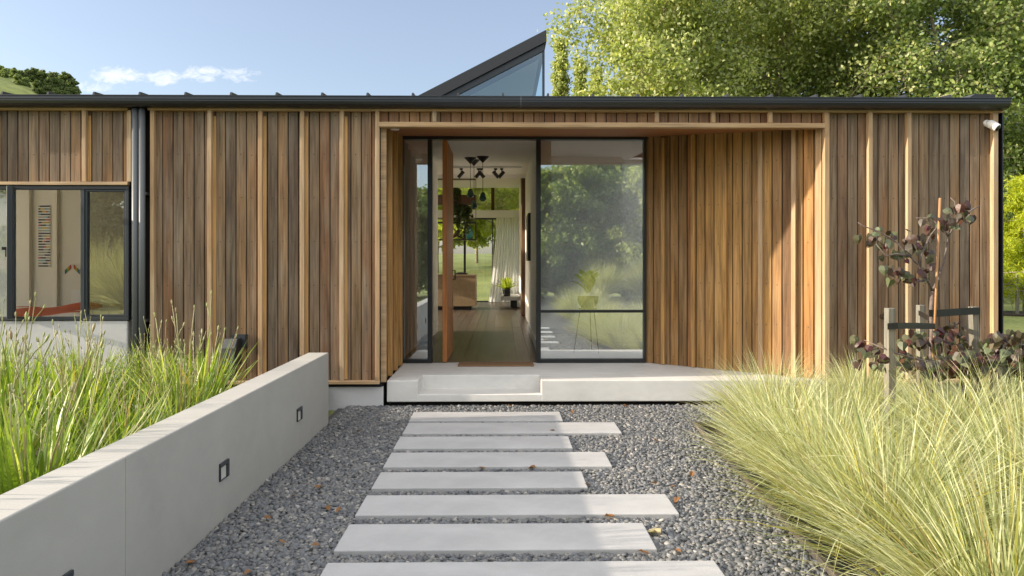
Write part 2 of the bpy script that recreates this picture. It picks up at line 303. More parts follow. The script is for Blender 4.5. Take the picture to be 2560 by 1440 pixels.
# ------------------------------------------------------------------ mesh helpers
ORIGIN = {}
class MB:
    def __init__(s): s.v = []; s.f = []; s.m = []
    def add(s, vs, fs, mi=0):
        b = len(s.v); s.v.extend([tuple(x) for x in vs]); s.f.extend([tuple(b + i for i in f) for f in fs]); s.m.extend([mi] * len(fs)); return s
    def hexa(s, p, mi=0):        # 8 points: bottom ring 0-3, top ring 4-7
        return s.add(p, [(3, 2, 1, 0), (4, 5, 6, 7), (0, 1, 5, 4), (1, 2, 6, 5), (2, 3, 7, 6), (3, 0, 4, 7)], mi)
    def box(s, x0, x1, y0, y1, z0, z1, mi=0):
        return s.hexa([(x0, y0, z0), (x1, y0, z0), (x1, y1, z0), (x0, y1, z0), (x0, y0, z1), (x1, y0, z1), (x1, y1, z1), (x0, y1, z1)], mi)
    def prism(s, poly, z0, z1, mi=0):
        n = len(poly)
        vs = [(x, y, z0) for x, y in poly] + [(x, y, z1) for x, y in poly]
        fs = [tuple(range(n - 1, -1, -1)), tuple(range(n, 2 * n))] + [(i, (i + 1) % n, n + (i + 1) % n, n + i) for i in range(n)]
        return s.add(vs, fs, mi)
    def sweep(s, prof, a, b, e1, e2, mi=0, cap=True):   # profile in (e1,e2) swept from a to b
        a, b, e1, e2 = map(Vector, (a, b, e1, e2)); n = len(prof)
        vs = [a + e1 * p + e2 * q for p, q in prof] + [b + e1 * p + e2 * q for p, q in prof]
        fs = [(i, (i + 1) % n, n + (i + 1) % n, n + i) for i in range(n)]
        if cap: fs += [tuple(range(n - 1, -1, -1)), tuple(range(n, 2 * n))]
        return s.add(vs, fs, mi)
    def tube(s, path, rad, k=8, mi=0, cap=True):
        path = [Vector(p) for p in path]
        if isinstance(rad, (int, float)): rad = [rad] * len(path)
        vs, fs = [], []
        ref = None
        for i, p in enumerate(path):
            t = (path[min(i + 1, len(path) - 1)] - path[max(i - 1, 0)]).normalized()
            if ref is None:
                ref = t.orthogonal().normalized()
            ref = (ref - t * ref.dot(t))
            ref = ref.normalized() if ref.length > 1e-6 else t.orthogonal().normalized()
            bn = t.cross(ref)
            for j in range(k):
                a = 2 * math.pi * j / k
                vs.append(p + (ref * math.cos(a) + bn * math.sin(a)) * rad[i])
        for i in range(len(path) - 1):
            for j in range(k):
                fs.append((i * k + j, i * k + (j + 1) % k, (i + 1) * k + (j + 1) % k, (i + 1) * k + j))
        if cap:
            fs.append(tuple(range(k - 1, -1, -1))); fs.append(tuple((len(path) - 1) * k + j for j in range(k)))
        return s.add(vs, fs, mi)
    def lathe(s, prof, c, k=20, mi=0):
        vs, fs = [], []
        for r, z in prof:
            for j in range(k):
                a = 2 * math.pi * j / k; vs.append((c[0] + r * math.cos(a), c[1] + r * math.sin(a), c[2] + z))
        for i in range(len(prof) - 1):
            for j in range(k):
                fs.append((i * k + j, i * k + (j + 1) % k, (i + 1) * k + (j + 1) % k, (i + 1) * k + j))
        fs.append(tuple(range(k - 1, -1, -1))); fs.append(tuple((len(prof) - 1) * k + j for j in range(k)))
        return s.add(vs, fs, mi)
    def build(s, name, mats, parent=None, smooth=False, bevel=0.0, seg=2, loc=None):
        if not isinstance(mats, (list, tuple)): mats = [mats]
        o0 = Vector(ORIGIN.get(parent.name, (0, 0, 0))) if parent else Vector(loc or (0, 0, 0))
        me = bpy.data.meshes.new(name)
        me.from_pydata([(v[0] - o0.x, v[1] - o0.y, v[2] - o0.z) for v in s.v], [], s.f)
        for m in mats: me.materials.append(MT[m] if isinstance(m, str) else m)
        if len(mats) > 1: me.polygons.foreach_set('material_index', s.m)
        if smooth: me.polygons.foreach_set('use_smooth', [True] * len(me.polygons))
        me.update()
        o = bpy.data.objects.new(name, me); C.objects.link(o)
        if parent: o.parent = parent
        elif loc: o.location = loc
        ORIGIN[o.name] = tuple(o0)
        if bevel:
            b = o.modifiers.new('bevel', 'BEVEL'); b.width = bevel; b.segments = seg; b.limit_method = 'ANGLE'; b.angle_limit = R(40)
        return o
def fast_mesh(name, verts, faces, mats, parent=None, loc=None, k=4, smooth=False, mi=None):
    me = bpy.data.meshes.new(name)
    verts = np.asarray(verts, np.float32); faces = np.asarray(faces, np.int32)
    me.vertices.add(len(verts)); me.vertices.foreach_set('co', verts.ravel())
    me.loops.add(faces.size); me.loops.foreach_set('vertex_index', faces.ravel())
    me.polygons.add(len(faces)); me.polygons.foreach_set('loop_start', np.arange(0, faces.size, k, dtype=np.int32))
    if mi is not None: me.polygons.foreach_set('material_index', np.asarray(mi, np.int32))
    if smooth: me.polygons.foreach_set('use_smooth', np.ones(len(faces), bool))
    if not isinstance(mats, (list, tuple)): mats = [mats]
    for m in mats: me.materials.append(MT[m])
    me.update(calc_edges=True); me.validate()
    o = bpy.data.objects.new(name, me); C.objects.link(o)
    if parent: o.parent = parent
    elif loc: o.location = loc
    return o
def tag(o, label, cat, group=None):
    o['label'] = label; o['category'] = cat
    if group: o['group'] = group
    return o
def thing(name, label, cat, loc=(0, 0, 0), group=None):
    o = bpy.data.objects.new(name, None); C.objects.link(o); o.location = loc; o.empty_display_size = 0.1
    ORIGIN[o.name] = tuple(loc); return tag(o, label, cat, group)
def structure(o, kind='structure'): o['kind'] = kind; return o
def copy_tree(o, loc, rz=0, sc=1, label=None):
    c = o.copy(); C.objects.link(c); c.location = loc; c.rotation_euler = (0, 0, rz); c.scale = (sc, sc, sc) if not isinstance(sc, tuple) else sc
    if label: c['label'] = label
    for ch in list(o.children):
        d = ch.copy(); C.objects.link(d); d.parent = c
        for g in list(ch.children):
            e = g.copy(); C.objects.link(e); e.parent = d
    return c

# ------------------------------------------------------------------ ground
def grid_sheet(name, x0, x1, y0, y1, nx, ny, zf, m):
    xs = np.linspace(x0, x1, nx); ys = np.linspace(y0, y1, ny)
    X, Y = np.meshgrid(xs, ys); Z = zf(X, Y)
    v = np.stack([X, Y, Z], -1).reshape(-1, 3)
    i = np.arange(ny - 1)[:, None] * nx + np.arange(nx - 1)[None]
    f = np.stack([i, i + 1, i + nx + 1, i + nx], -1).reshape(-1, 4)
    return structure(fast_mesh(name, v, f, m, smooth=True))
def land(X, Y):
    far = np.clip(Y - 24, 0, None)
    return -0.02 + 0.045 * np.clip(far, 0, 60) + 0.0 * X
grid_sheet('lawn', -500, 500, -200, 900, 101, 221, land, 'lawn')
gb = MB(); gb.add([(-1.7, -14, 0), (6.5, -14, 0), (6.5, 7.3, 0), (-1.7, 7.3, 0)], [(0, 1, 2, 3)])
structure(gb.build('gravel_ground', 'gravelbase'))

# ------------------------------------------------------------------ the house
BY = 7.05          # face of the cladding boards
ZT, ZB = 3.07, 0.262
house = thing('house', 'long single storey house clad in vertical cedar boards with black gutter and glazed entry', 'house', (0, BY, 0))
rng = random.Random(4)
NZ = [3.016, 2.615, 2.173, 1.719, 1.269, 0.827, 0.385]
def clad(mb, O, u, nrm, s0, s1, z0, z1, w0=0.107, nails=True, wj=0.0):
    O, u, nrm = Vector(O), Vector(u).normalized(), Vector(nrm).normalized(); up = Vector((0, 0, 1))
    s = s0
    while s < s1 - 0.01:
        e = min(s + w0 + rng.uniform(-wj, wj), s1)
        if s1 - e < 0.03: e = s1
        g, c, t = 0.0046, 0.004, 0.018
        jd = rng.uniform(0, 0.0012)
        prof = [(s + g, -t), (s + g, -c - jd), (s + g + c, -jd), (e - g - c, -jd), (e - g, -c - jd), (e - g, -t)]
        vs = [O + u * p + nrm * q + up * z0 for p, q in prof] + [O + u * p + nrm * q + up * z1 for p, q in prof]
        n = 6
        mb.add(vs, [(i, (i + 1) % n, n + (i + 1) % n, n + i) for i in range(n)] + [tuple(range(n - 1, -1, -1)), tuple(range(n, 2 * n))], 0)
        if nails and e - s > 0.06:
            for z in NZ:
                if z0 + 0.03 < z < z1 - 0.02:
                    for fx in ((0.5,)):
                        cpt = O + u * (s + (e - s) * fx + rng.uniform(-.006, .006)) + up * (z + rng.uniform(-.006, .006)) + nrm * 0.001
                        k = 6
                        mb.add([cpt + (u * math.cos(6.283 * j / k) + up * math.sin(6.283 * j / k)) * 0.006 for j in range(k)], [tuple(range(k))], 2)
        s = e
    # dark backing behind the joints
    b = [O + u * p + nrm * q for p, q in ((s0, -0.03), (s1, -0.03), (s1, -0.012), (s0, -0.012))]
    mb.add([p + up * z0 for p in b] + [p + up * z1 for p in b], [(3, 2, 1, 0), (4, 5, 6, 7), (0, 1, 5, 4), (1, 2, 6, 5), (2, 3, 7, 6), (3, 0, 4, 7)], 1)

BX = lambda px: PX(px, BY)
FXf = lambda px: PX(px, 7.0)
UX, NY = (1, 0, 0), (0, -1, 0)
XL = -8.6
X_l_end, X_m0, X_m1, X_r0, X_r1 = BX(326), BX(375), BX(948), BX(2063), BX(2497)
def cladding_part(name, m, panels):
    mb = MB()
    for p in panels: clad(mb, *p)
    return mb.build(name, [m, 'shadow_gap', 'nail'], house)
O0 = (0, BY, 0)
Z_lh = 2.30   # underside of the boards above the bedroom window
cladding_part('wall_cladding', 'board', [(O0, UX, NY, XL, X_l_end - 0.02, Z_lh, ZT)])
cladding_part('wall_cladding', 'board', [(O0, UX, NY, X_m0 + 0.02, X_m1 - 0.01, ZB + .02, ZT)])
cladding_part('wall_cladding', 'board', [(O0, UX, NY, X_r0 + 0.02, X_r1 - 0.02, ZB + .02, ZT)])
ZL0, ZL1 = 2.895, 2.945          # lintel trim
cladding_part('entry_band', 'board_band', [(O0, UX, NY, X_m1 - 0.01, X_r0 + 0.02, ZL1 - .02, ZT, 0.107, False)])
# splayed entry wall
GY = 8.34                         # glazing plane
sp0 = Vector((PX(1613, GY), GY, 0)); sp1 = Vector((PX(2056, 7.09), 7.09, 0))
su = (sp1 - sp0).normalized(); sn = Vector((su.y, -su.x, 0)); sn = sn if sn.y < 0 else -sn
sl_len = (sp1 - sp0).length
cladding_part('splayed_wall', 'board_warm', [(sp0, su, sn, 0.0, sl_len - 0.005, 0.285, 3.06, 0.108, True)])
XJ = PX(967, 7.09)
cladding_part('jamb_wall', 'board_warm', [((XJ - 0.03, 7.09, 0), (0, 1, 0), (1, 0, 0), 0.0, GY - 7.09, 0.285, 3.06, 0.108, True)])

def batten(px, z0, z1, gap=0.007, dep=0.043, wd=0.042, mat_='batten', spacers=True):
    x = PX(px, BY - gap - dep)
    mb = MB(); mb.box(x - wd / 2, x + wd / 2, BY - gap - dep, BY - gap, z0, z1)
    if spacers and gap > 0:
        for z in NZ[1:]:
            if z0 < z < z1: mb.box(x - wd / 2 + .006, x + wd / 2 - .006, BY - gap + 0.0005, BY + 0.002, z - 0.012, z + 0.012)
    bt = mb.build('batten', mat_, house, bevel=0.0025, seg=1)
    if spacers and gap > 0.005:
        mb = MB(); mb.box(x - wd / 2 + .004, x + wd / 2 + .027, BY - 0.0028, BY - 0.0005, z0 + .01, z1 - .05); mb.build('sun_strip', 'fresh_sunlit', bt)  # thin pale strip paints the sunlight coming through the batten gap
    return bt
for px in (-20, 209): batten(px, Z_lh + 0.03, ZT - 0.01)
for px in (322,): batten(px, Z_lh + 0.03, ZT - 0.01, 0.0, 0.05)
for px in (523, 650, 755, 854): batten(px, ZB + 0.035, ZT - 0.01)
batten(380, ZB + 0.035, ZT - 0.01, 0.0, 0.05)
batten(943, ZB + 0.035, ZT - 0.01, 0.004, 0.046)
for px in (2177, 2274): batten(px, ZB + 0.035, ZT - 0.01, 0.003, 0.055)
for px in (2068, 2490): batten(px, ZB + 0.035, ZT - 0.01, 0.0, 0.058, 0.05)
for px in (1086, 1643, 1784, 1927): batten(px, ZL1 + .003, ZT - 0.01, 0.0, 0.05)
def splay_batten(px, wd=0.045, dep=0.045):
    # intersect the sight line with the splayed wall
    t = (px - 1280) / F; kx = (st + t * ct) / (ct - t * st)
    s = (kx * sp0.y - sp0.x) / (su.x - kx * su.y)
    mb = MB(); a = sp0 + su * (s - wd / 2); b = sp0 + su * (s + wd / 2)
    p = [a, b, b + sn * dep, a + sn * dep]
    p = [p[3], p[2], p[1], p[0]]
    mb.hexa([v + Vector((0, 0, 0.29)) for v in p] + [v + Vector((0, 0, 3.0)) for v in p])
    mb.build('batten', 'board_warm' if px < 1850 else 'batten', house, bevel=0.0025, seg=1)
for px in (1660, 1735, 1814, 1903, 1986): splay_batten(px)
splay_batten(2048, 0.06, 0.03)
for y in (7.35, 7.72, 8.08):
    mb = MB(); mb.box(XJ - 0.03, XJ + 0.012, y, y + 0.042, 0.29, 3.0); mb.build('batten', 'board_warm', house, bevel=0.002, seg=1)
mb = MB(); mb.box(X_m1 + 0.012, XJ - 0.004, 7.07, 7.10, 0.27, 2.93); mb.build('corner_trim', 'trim_x', house, bevel=0.002, seg=1)

# horizontal trims
def trim(x0, x1, z0, z1, y0=BY - 0.056, y1=BY + 0.001):
    mb = MB(); mb.box(x0, x1, y0, y1, z0, z1); return mb.build('trim_board', 'trim_x', house, bevel=0.003, seg=1)
trim(XL, X_l_end, ZT - 0.012, ZT + 0.028)
trim(XL, X_l_end, Z_lh - 0.005, Z_lh + 0.028)
trim(X_m0, X_r1 + 0.01, ZT - 0.012, ZT + 0.028)
trim(X_m0, X_m1 + 0.01, ZB, ZB + 0.034)
trim(X_r0 - 0.02, X_r1 + 0.01, ZB, ZB + 0.034)
trim(X_m1 + 0.004, X_r0 - 0.026, ZL0, ZL1, BY - 0.058, BY + 0.03)

# fascia, gutter, roof
mb = MB(); mb.box(XL, X_r1 + 0.02, BY - 0.03, BY + 0.02, ZT + 0.03, 3.19)
mb.build('fascia', 'black_metal', house)
gx0, gx1 = XL, PX(2524, 6.9)
prof = [(0.02, 0.09), (0.02, 0.008), (0.006, 0.0), (-0.05, 0.0), (-0.085, 0.008), (-0.108, 0.026), (-0.118, 0.05), (-0.118, 0.062), (-0.124, 0.068), (-0.124, 0.094), (-0.131, 0.098), (-0.131, 0.106), (-0.118, 0.106), (-0.116, 0.098), (-0.112, 0.06), (-0.10, 0.03), (-0.06, 0.012), (0.0, 0.02), (0.008, 0.09)]
mb = MB(); mb.sweep(prof, (gx0, BY - 0.05, 3.078), (gx1 - 0.02, BY - 0.05, 3.078), (0, 1, 0), (0, 0, 1))
gut = mb.build('gutter', 'gutter', house)
mb = MB(); mb.sweep([(p, q) for p, q in prof[:12]] , (gx1 - 0.02, BY - 0.05, 3.078), (gx1, BY - 0.05, 3.078), (0, 1, 0), (0, 0, 1))
mb.build('gutter_stop_end', 'gutter', gut)
mb = MB(); xs = PX(1302, 6.9); mb.sweep([(p * 1.012 - 0.001, q * 1.01 - .001) for p, q in prof[:12]], (xs - 0.004, BY - 0.05, 3.078), (xs + 0.006, BY - 0.05, 3.078), (0, 1, 0), (0, 0, 1))
mb.build('gutter_joint', 'pipe', gut)
RZ0, RY0, RY1, SLOPE = 3.186, BY - 0.11, 22.3, 0.068
rz = lambda y: RZ0 + (y - RY0) * SLOPE
mb = MB()
rx1 = PX(2484, 6.95)
SKY = [(-6.4, -1.75, 11.6, 16.4), (2.12, 4.86, 8.62, 11.5)]      # unseen roof openings added to brighten the kitchen and right-hand room
def holed(mb, x0, x1, y0, y1, zf, th):
    xs = sorted({x0, x1, *[min(max(v, x0), x1) for h in SKY for v in h[:2]]}); ys = sorted({y0, y1, *[min(max(v, y0), y1) for h in SKY for v in h[2:]]})
    for a, b in zip(xs[:-1], xs[1:]):
        for c, d in zip(ys[:-1], ys[1:]):
            if any(h[0] <= (a + b) / 2 <= h[1] and h[2] <= (c + d) / 2 <= h[3] for h in SKY): continue
            mb.hexa([(a, c, zf(c) - th), (b, c, zf(c) - th), (b, d, zf(d) - th), (a, d, zf(d) - th), (a, c, zf(c)), (b, c, zf(c)), (b, d, zf(d)), (a, d, zf(d))])
holed(mb, XL, rx1, RY0, RY1, rz, .012)
roof = mb.build('roof', 'roof', house)
mb = MB()
x = PX(5, 6.95)
while x > XL + .5: x -= 0.4545 * 6.95 / 6.88
while x < rx1 - 0.1:
    hh = 0.047
    segs = [(RY0, RY1)]
    for h in SKY:
        if h[0] <= x <= h[1]: segs = [(RY0, h[2]), (h[3], RY1)]
    for ya, yb in segs:
        mb.hexa([(x - .012, ya - .004, rz(ya)), (x + .012, ya - .004, rz(ya)), (x + .012, yb, rz(yb)), (x - .012, yb, rz(yb)),
             (x - .008, ya + .012, rz(ya) + hh), (x + .008, ya + .012, rz(ya) + hh), (x + .008, yb, rz(yb) + hh), (x - .008, yb, rz(yb) + hh)])
    x += 0.4545 * 6.95 / 6.88
mb.build('standing_seams', 'roof', roof)
mb = MB()   # barge flashing at the right end
mb.hexa([(rx1 - 0.28, RY0 - .002, rz(RY0) + .001), (rx1 + .01, RY0 - .002, rz(RY0) + .001), (rx1 + .01, RY1, rz(RY1)), (rx1 - 0.28, RY1, rz(RY1)), (rx1 - 0.2, RY0 - .002, rz(RY0) + .052), (rx1 + .01, RY0 - .002, rz(RY0) + .045), (rx1 + .01, RY1, rz(RY1) + .05), (rx1 - 0.2, RY1, rz(RY1) + .055)])
mb.build('barge_flashing', 'roof', roof)

for h in SKY:  # curbs and panes for the added roof openings
    mb = MB(); frame_h = .10
    for (xa, xb, ya, yb) in ((h[0] - .06, h[0], h[2] - .06, h[3] + .06), (h[1], h[1] + .06, h[2] - .06, h[3] + .06), (h[0], h[1], h[2] - .06, h[2]), (h[0], h[1], h[3], h[3] + .06)):
        mb.hexa([(xa, ya, rz(ya) + .0015), (xb, ya, rz(ya) + .0015), (xb, yb, rz(yb) + .0015), (xa, yb, rz(yb) + .0015), (xa, ya, rz(ya) + frame_h), (xb, ya, rz(ya) + frame_h), (xb, yb, rz(yb) + frame_h), (xa, yb, rz(yb) + frame_h)])
    sk_ = mb.build('added_skylight', 'roof', roof)
    mb = MB(); mb.add([(h[0], h[2], rz(h[2]) + .08), (h[1], h[2], rz(h[2]) + .08), (h[1], h[3], rz(h[3]) + .08), (h[0], h[3], rz(h[3]) + .08)], [(0, 1, 2, 3)]); mb.build('added_skylight_pane', 'glass', roof)

# clerestory wedge above the roof
KY = 10.5
kp = lambda px, py: (PX(px, KY), PZ(px, py, KY))
k0 = kp(1045, 240); k1 = kp(1366, 75); k2 = kp(1366, 122); k3 = kp(1130, 240)
def lerp2(a, b, t): return (a[0] + (b[0] - a[0]) * t, a[1] + (b[1] - a[1]) * t)
dx = (k1[0] - k0[0]); dz = (k1[1] - k0[1])
base = rz(KY) - 0.02
kk0 = (k0[0] + dx * (base - k0[1]) / dz, base)
KD = 5.0
mb = MB()
# inclined roof slab with a deep fascia: outer quad and inner soffit line
tdn = k1[1] - k2[1]
sl_pts = [kk0, k1, (k1[0], k1[1] - tdn * 0.62), (kk0[0] + 0.02, base - tdn * 0.62)]
n = 4
mb.add([(p[0], KY - 0.02, p[1]) for p in sl_pts] + [(p[0], KY + KD, p[1]) for p in sl_pts], [(0, 1, 2, 3), (7, 6, 5, 4)] + [(i, n + i, n + (i + 1) % n, (i + 1) % n) for i in range(n)])
cr = mb.build('clerestory_roof', 'roof', house)
mb = MB()
a2 = (k1[0] - 0.03, k1[1] - tdn * 0.62 - .004); a3 = (a2[0], k1[1] - tdn); b3 = (kk0[0] + 0.3, base); 
sl2 = dz / dx
zl = lambda x, off: k1[1] + (x - k1[0]) * sl2 - off
mb.add([(x, y, z) for y in (KY + 0.02, KY + KD - .02) for x, z in ((kk0[0] + 0.05, zl(kk0[0] + .05, tdn * .62 + .004)), (k1[0] - .03, zl(k1[0] - .03, tdn * .62 + .004)), (k1[0] - .03, zl(k1[0] - .03, tdn)), (kk0[0] + 0.05, zl(kk0[0] + .05, tdn)))],
       [(3, 2, 1, 0), (4, 5, 6, 7)] + [(i, (i + 1) % 4, 4 + (i + 1) % 4, 4 + i) for i in range(4)])
mb.build('clerestory_trim', 'frame', cr)
xg0 = k1[0] + (base - k1[1] + tdn) / sl2
mb = MB(); mb.add([(xg0, KY + .05, base), (k1[0] - .04, KY + .05, base), (k1[0] - .04, KY + .05, zl(k1[0] - .04, tdn)), ], [(0, 1, 2)])
mb.add([(xg0, KY + .06, base), (k1[0] - .04, KY + .06, base), (k1[0] - .04, KY + .06, zl(k1[0] - .04, tdn)), ], [(2, 1, 0)])
mb.build('clerestory_pane', 'glass_blue', house)
mb = MB(); mb.box(k1[0] - .06, k1[0] - .025, KY + .03, KY + .10, base, zl(k1[0] - .06, tdn) ); mb.build('clerestory_post', 'frame', house)
mb = MB(); mb.box(k1[0] - .06, k1[0] - .025, KY + KD - .1, KY + KD - .03, base, zl(k1[0] - .06, tdn))
mb.build('clerestory_post', 'frame', house)
mb = MB(); mb.add([(k1[0] - .042, KY + .1, base), (k1[0] - .042, KY + KD - .1, base), (k1[0] - .042, KY + KD - .1, zl(k1[0] - .042, tdn)), (k1[0] - .042, KY + .1, zl(k1[0] - .042, tdn))], [(0, 1, 2, 3)])
mb.build('clerestory_pane', 'glass_blue', house)
mb = MB()    # lining inside the wedge: sloped ceiling and the back gable
mb.add([(xg0 + .1, KY + .3, base), (k1[0] - .1, KY + .3, zl(k1[0] - .1, tdn + .02)), (k1[0] - .1, KY + KD - .2, zl(k1[0] - .1, tdn + .02)), (xg0 + .1, KY + KD - .2, base)], [(0, 1, 2, 3)])
mb.add([(xg0 + .1, KY + KD - .2, base), (k1[0] - .1, KY + KD - .2, base), (k1[0] - .1, KY + KD - .2, zl(k1[0] - .1, tdn + .02))], [(0, 1, 2)])
mb.build('clerestory_lining', 'white', house)

# plinth, spandrel, structural walls
mb = MB(); mb.box(X_m0 - .1, PX(957, 7.06), 7.075, 7.3, -0.05, 0.222); mb.build('plinth', 'plinth', house, bevel=0.006)
mb = MB(); mb.box(X_m0 - .1, X_m1 + 0.02, BY + .02, 7.3, 0.224, 0.262); mb.box(X_m1 + .02, XJ - 0.035, 7.11, 7.4, -.02, 3.1); mb.build('base_flashing', 'black_metal', house)
mb = MB(); mb.box(X_r0, X_r1, 7.075, 7.3, -0.05, 0.25); mb.build('plinth', 'plinth', house, bevel=0.006)
Z_sill = PZ(300, 800, BY)
mb = MB(); mb.box(XL, BX(322), BY - 0.02, 7.3, -0.05, Z_sill - 0.005); mb.build('spandrel_wall', 'plinth', house, bevel=0.012)
mb = MB()
mb.box(XL, BX(325), BY + .032, 7.3, Z_lh, 3.12)
mb.box(BX(325), X_m0 + .03, BY + 0.06, 7.3, -.05, 3.12)
mb.box(X_m0 + .03, X_m1 - .01, BY + .032, 7.3, 0.265, 3.12)
mb.box(X_r0 + .02, X_r1, BY + .032, 7.3, 0.255, 3.12)
mb.box(X_m1 - .01, X_r0 + .02, BY + .032, 7.3, 3.045, 3.12)
mb.box(X_r1 - 0.15, X_r1 - .002, 7.3, 8.8, -.05, 3.15); mb.box(X_r1 - 0.15, X_r1 - .002, 8.8, 11.3, -.05, .27); mb.box(X_r1 - 0.15, X_r1 - .002, 11.3, 22.0, -.05, 3.3)  # unseen end opening added to let daylight into the right-hand room
mb.box(XL, XL + .15, 7.3, 10.0, -.05, 0.9); mb.box(XL, XL + .15, 7.3, 10.0, 2.6, 3.15); mb.box(XL, XL + .15, 10.0, 11.0, -.05, 3.15); mb.box(XL, XL + .15, 11.0, 22.0, -.05, .3); mb.box(XL, XL + .15, 11.0, 22.0, 2.9, 3.3)  # unseen side openings added to light the bedroom and living space
mb.build('wall', 'shadow_gap', house)
mb = MB(); mb.box(X_r1 - .001, X_r1 + .012, BY - 0.05, BY + .2, 0.25, 3.1); mb.build('corner_flashing', 'black_metal', house)
# soffit boards
mb = MB()
nb = 12
for i in range(nb):
    y0 = 7.02 + (GY + .02 - 7.02) * i / nb; y1 = 7.02 + (GY + .02 - 7.02) * (i + 1) / nb - .003
    z0 = ZL0 + .004 + (3.045 - ZL0) * i / nb; z1 = ZL0 + .004 + (3.045 - ZL0) * (i + 1) / nb
    mb.hexa([(XJ - .05, y0, z0), (X_r0, y0, z0), (X_r0, y1, z1), (XJ - .05, y1, z1), (XJ - .05, y0, z0 + .018), (X_r0, y0, z0 + .018), (X_r0, y1, z1 + .018), (XJ - .05, y1, z1 + .018)])
mb.box(XJ - .05, X_r0, 7.05, GY, 3.075, 3.1, 1)
mb.build('soffit', ['soffit', 'shadow_gap'], house)

yd = 7.28; zd = ZL0 + .004 + (3.045 - ZL0) * (yd - 7.02) / (GY + .02 - 7.02); xd_ = PX(987, yd)
mb = MB(); mb.lathe([(.032, -.010), (.045, -.008), (.05, .004)], (xd_, yd, zd), 18); mb.build('downlight', 'white_plastic', house, smooth=False)
# downpipes in the slot
for px in (338, 355):
    x = PX(px, 7.0)
    mb = MB(); mb.tube([(x, 7.0, 0.0), (x, 7.0, 3.07)], 0.031, 16)
    dp = mb.build('downpipe', 'pipe', house, smooth=True)
    for z in (2.2, 0.9):
        mb = MB(); mb.box(x - .037, x + .037, 7.0, BY + .07, z, z + .025); mb.build('pipe_bracket', 'pipe', dp)

# bedroom window
wz0, wz1 = Z_sill, Z_lh - 0.012
wl = BX(-420); wr = BX(326); WY0, WY1 = BY - 0.035, BY + 0.045
def frame_box(mb, x0, x1, z0, z1, t, y0, y1):
    mb.box(x0, x1, y0, y1, z0, z0 + t); mb.box(x0, x1, y0, y1, z1 - t, z1)
    mb.box(x0, x0 + t, y0, y1, z0 + t, z1 - t); mb.box(x1 - t, x1, y0, y1, z0 + t, z1 - t)
mb = MB(); frame_box(mb, wl, wr, wz0, wz1, 0.035, WY0, WY1)
xm = BX(211); xo = BX(26)
mb.box(xm - .02, xm + .02, WY0, WY1, wz0 + .035, wz1 - .035)
mb.box(xo - .02, xo + .02, WY0 + .01, WY1, wz0 + .035, wz1 - .035)
win = mb.build('window', 'frame', house, bevel=.003, seg=1)
mb = MB(); frame_box(mb, xm + .022, wr - .037, wz0 + .037, wz1 - .037, 0.02, WY0 + .01, WY1 - .02); mb.build('sash', 'frame', win, bevel=.002, seg=1)
mb = MB(); mb.box(xm + .043, wr - .058, BY - .002, BY + .004, wz0 + .058, wz1 - .058); mb.build('pane', glass('bedroom_glass', (0.62, 0.62, 0.60), 0.22), win)
mb = MB(); mb.box(wl + .04, xo - .03, BY + .006, BY + .012, wz0 + .036, wz1 - .036); mb.build('pane', 'glass', win)
mb = MB(); mb.box(wl + .04, xo - .06, 7.16, 7.20, wz0 - .1, wz1 + .1); mb.build('curtain', 'curtain', house)
# opened casement standing out from the wall, seen edge on
sa = Vector((BX(40), BY - .04, 0)); sb = Vector((PX(24, 6.83), 6.83, 0)); sd = (sb - sa).normalized(); sm = Vector((-sd.y, sd.x, 0))
def obox(mb, p0, d, m, l0, l1, w0, w1, z0, z1):
    c = [p0 + d * l0 + m * w0, p0 + d * l1 + m * w0, p0 + d * l1 + m * w1, p0 + d * l0 + m * w1]
    mb.hexa([v + Vector((0, 0, z0)) for v in c] + [v + Vector((0, 0, z1)) for v in c])
mb = MB(); LL = (sb - sa).length
for (l0, l1, z0, z1) in ((0, .05, wz0 + .03, wz1 - .02), (LL - .05, LL, wz0 + .03, wz1 - .02), (.05, LL - .05, wz0 + .03, wz0 + .08), (.05, LL - .05, wz1 - .07, wz1 - .02)):
    obox(mb, sa, sd, sm, l0, l1, -.025, .025, z0, z1)
sash = mb.build('open_casement', 'frame', win, bevel=.003, seg=1)
mb = MB(); obox(mb, sa, sd, sm, .05, LL - .05, -.004, .004, wz0 + .08, wz1 - .07); mb.build('pane', 'glass', win)
mb = MB(); zc = PZ(45, 630, 7.0); obox(mb, sa, sd, sm, .02, .045, -.06, -.026, zc - .05, zc + .05); obox(mb, sa, sd, sm, .02, .03, -.09, -.06, zc + .02, zc + .05); mb.build('window_latch', 'black', win)

# bedroom
mb = MB(); FZ = 0.285
bx1 = -2.6; byb = 10.4
mb.box(XL + .2, bx1, 7.3, byb, FZ - .1, FZ)                               # floor
mb.build('bedroom_floor', 'floor_wood', house)
mb = MB(); mb.box(XL + .15, bx1, byb, byb + .1, FZ, 3.0); mb.box(bx1, bx1 + .1, 7.31, byb + .1, FZ, 3.0)
xa = PX(138, byb - .04)
mb.box(PX(30, byb - .05), PX(74, byb - .05), byb - .06, byb - .001, FZ, 2.95)     # wardrobe leaf edges
mb.box(xa, xa + .03, byb - .05, byb - .001, FZ, 2.95)
mb.build('bedroom_wall', 'cream', house)
mb = MB(); mb.box(XL + .15, bx1 + .1, 7.3, byb + .1, 2.9, 2.95); mb.build('bedroom_ceiling', 'ceil', house)
mb = MB(); 
for i in range(60):
    y0 = 7.3 + 2.7 * i / 60; y1 = 7.3 + 2.7 * (i + 1) / 60; o_ = .02 * math.sin(i * 1.9); o2 = .02 * math.sin((i + 1) * 1.9)
    mb.add([(XL + .22 + o_, y0, .85), (XL + .22 + o2, y1, .85), (XL + .22 + o2, y1, 2.65), (XL + .22 + o_, y0, 2.65)], [(0, 1, 2, 3)])
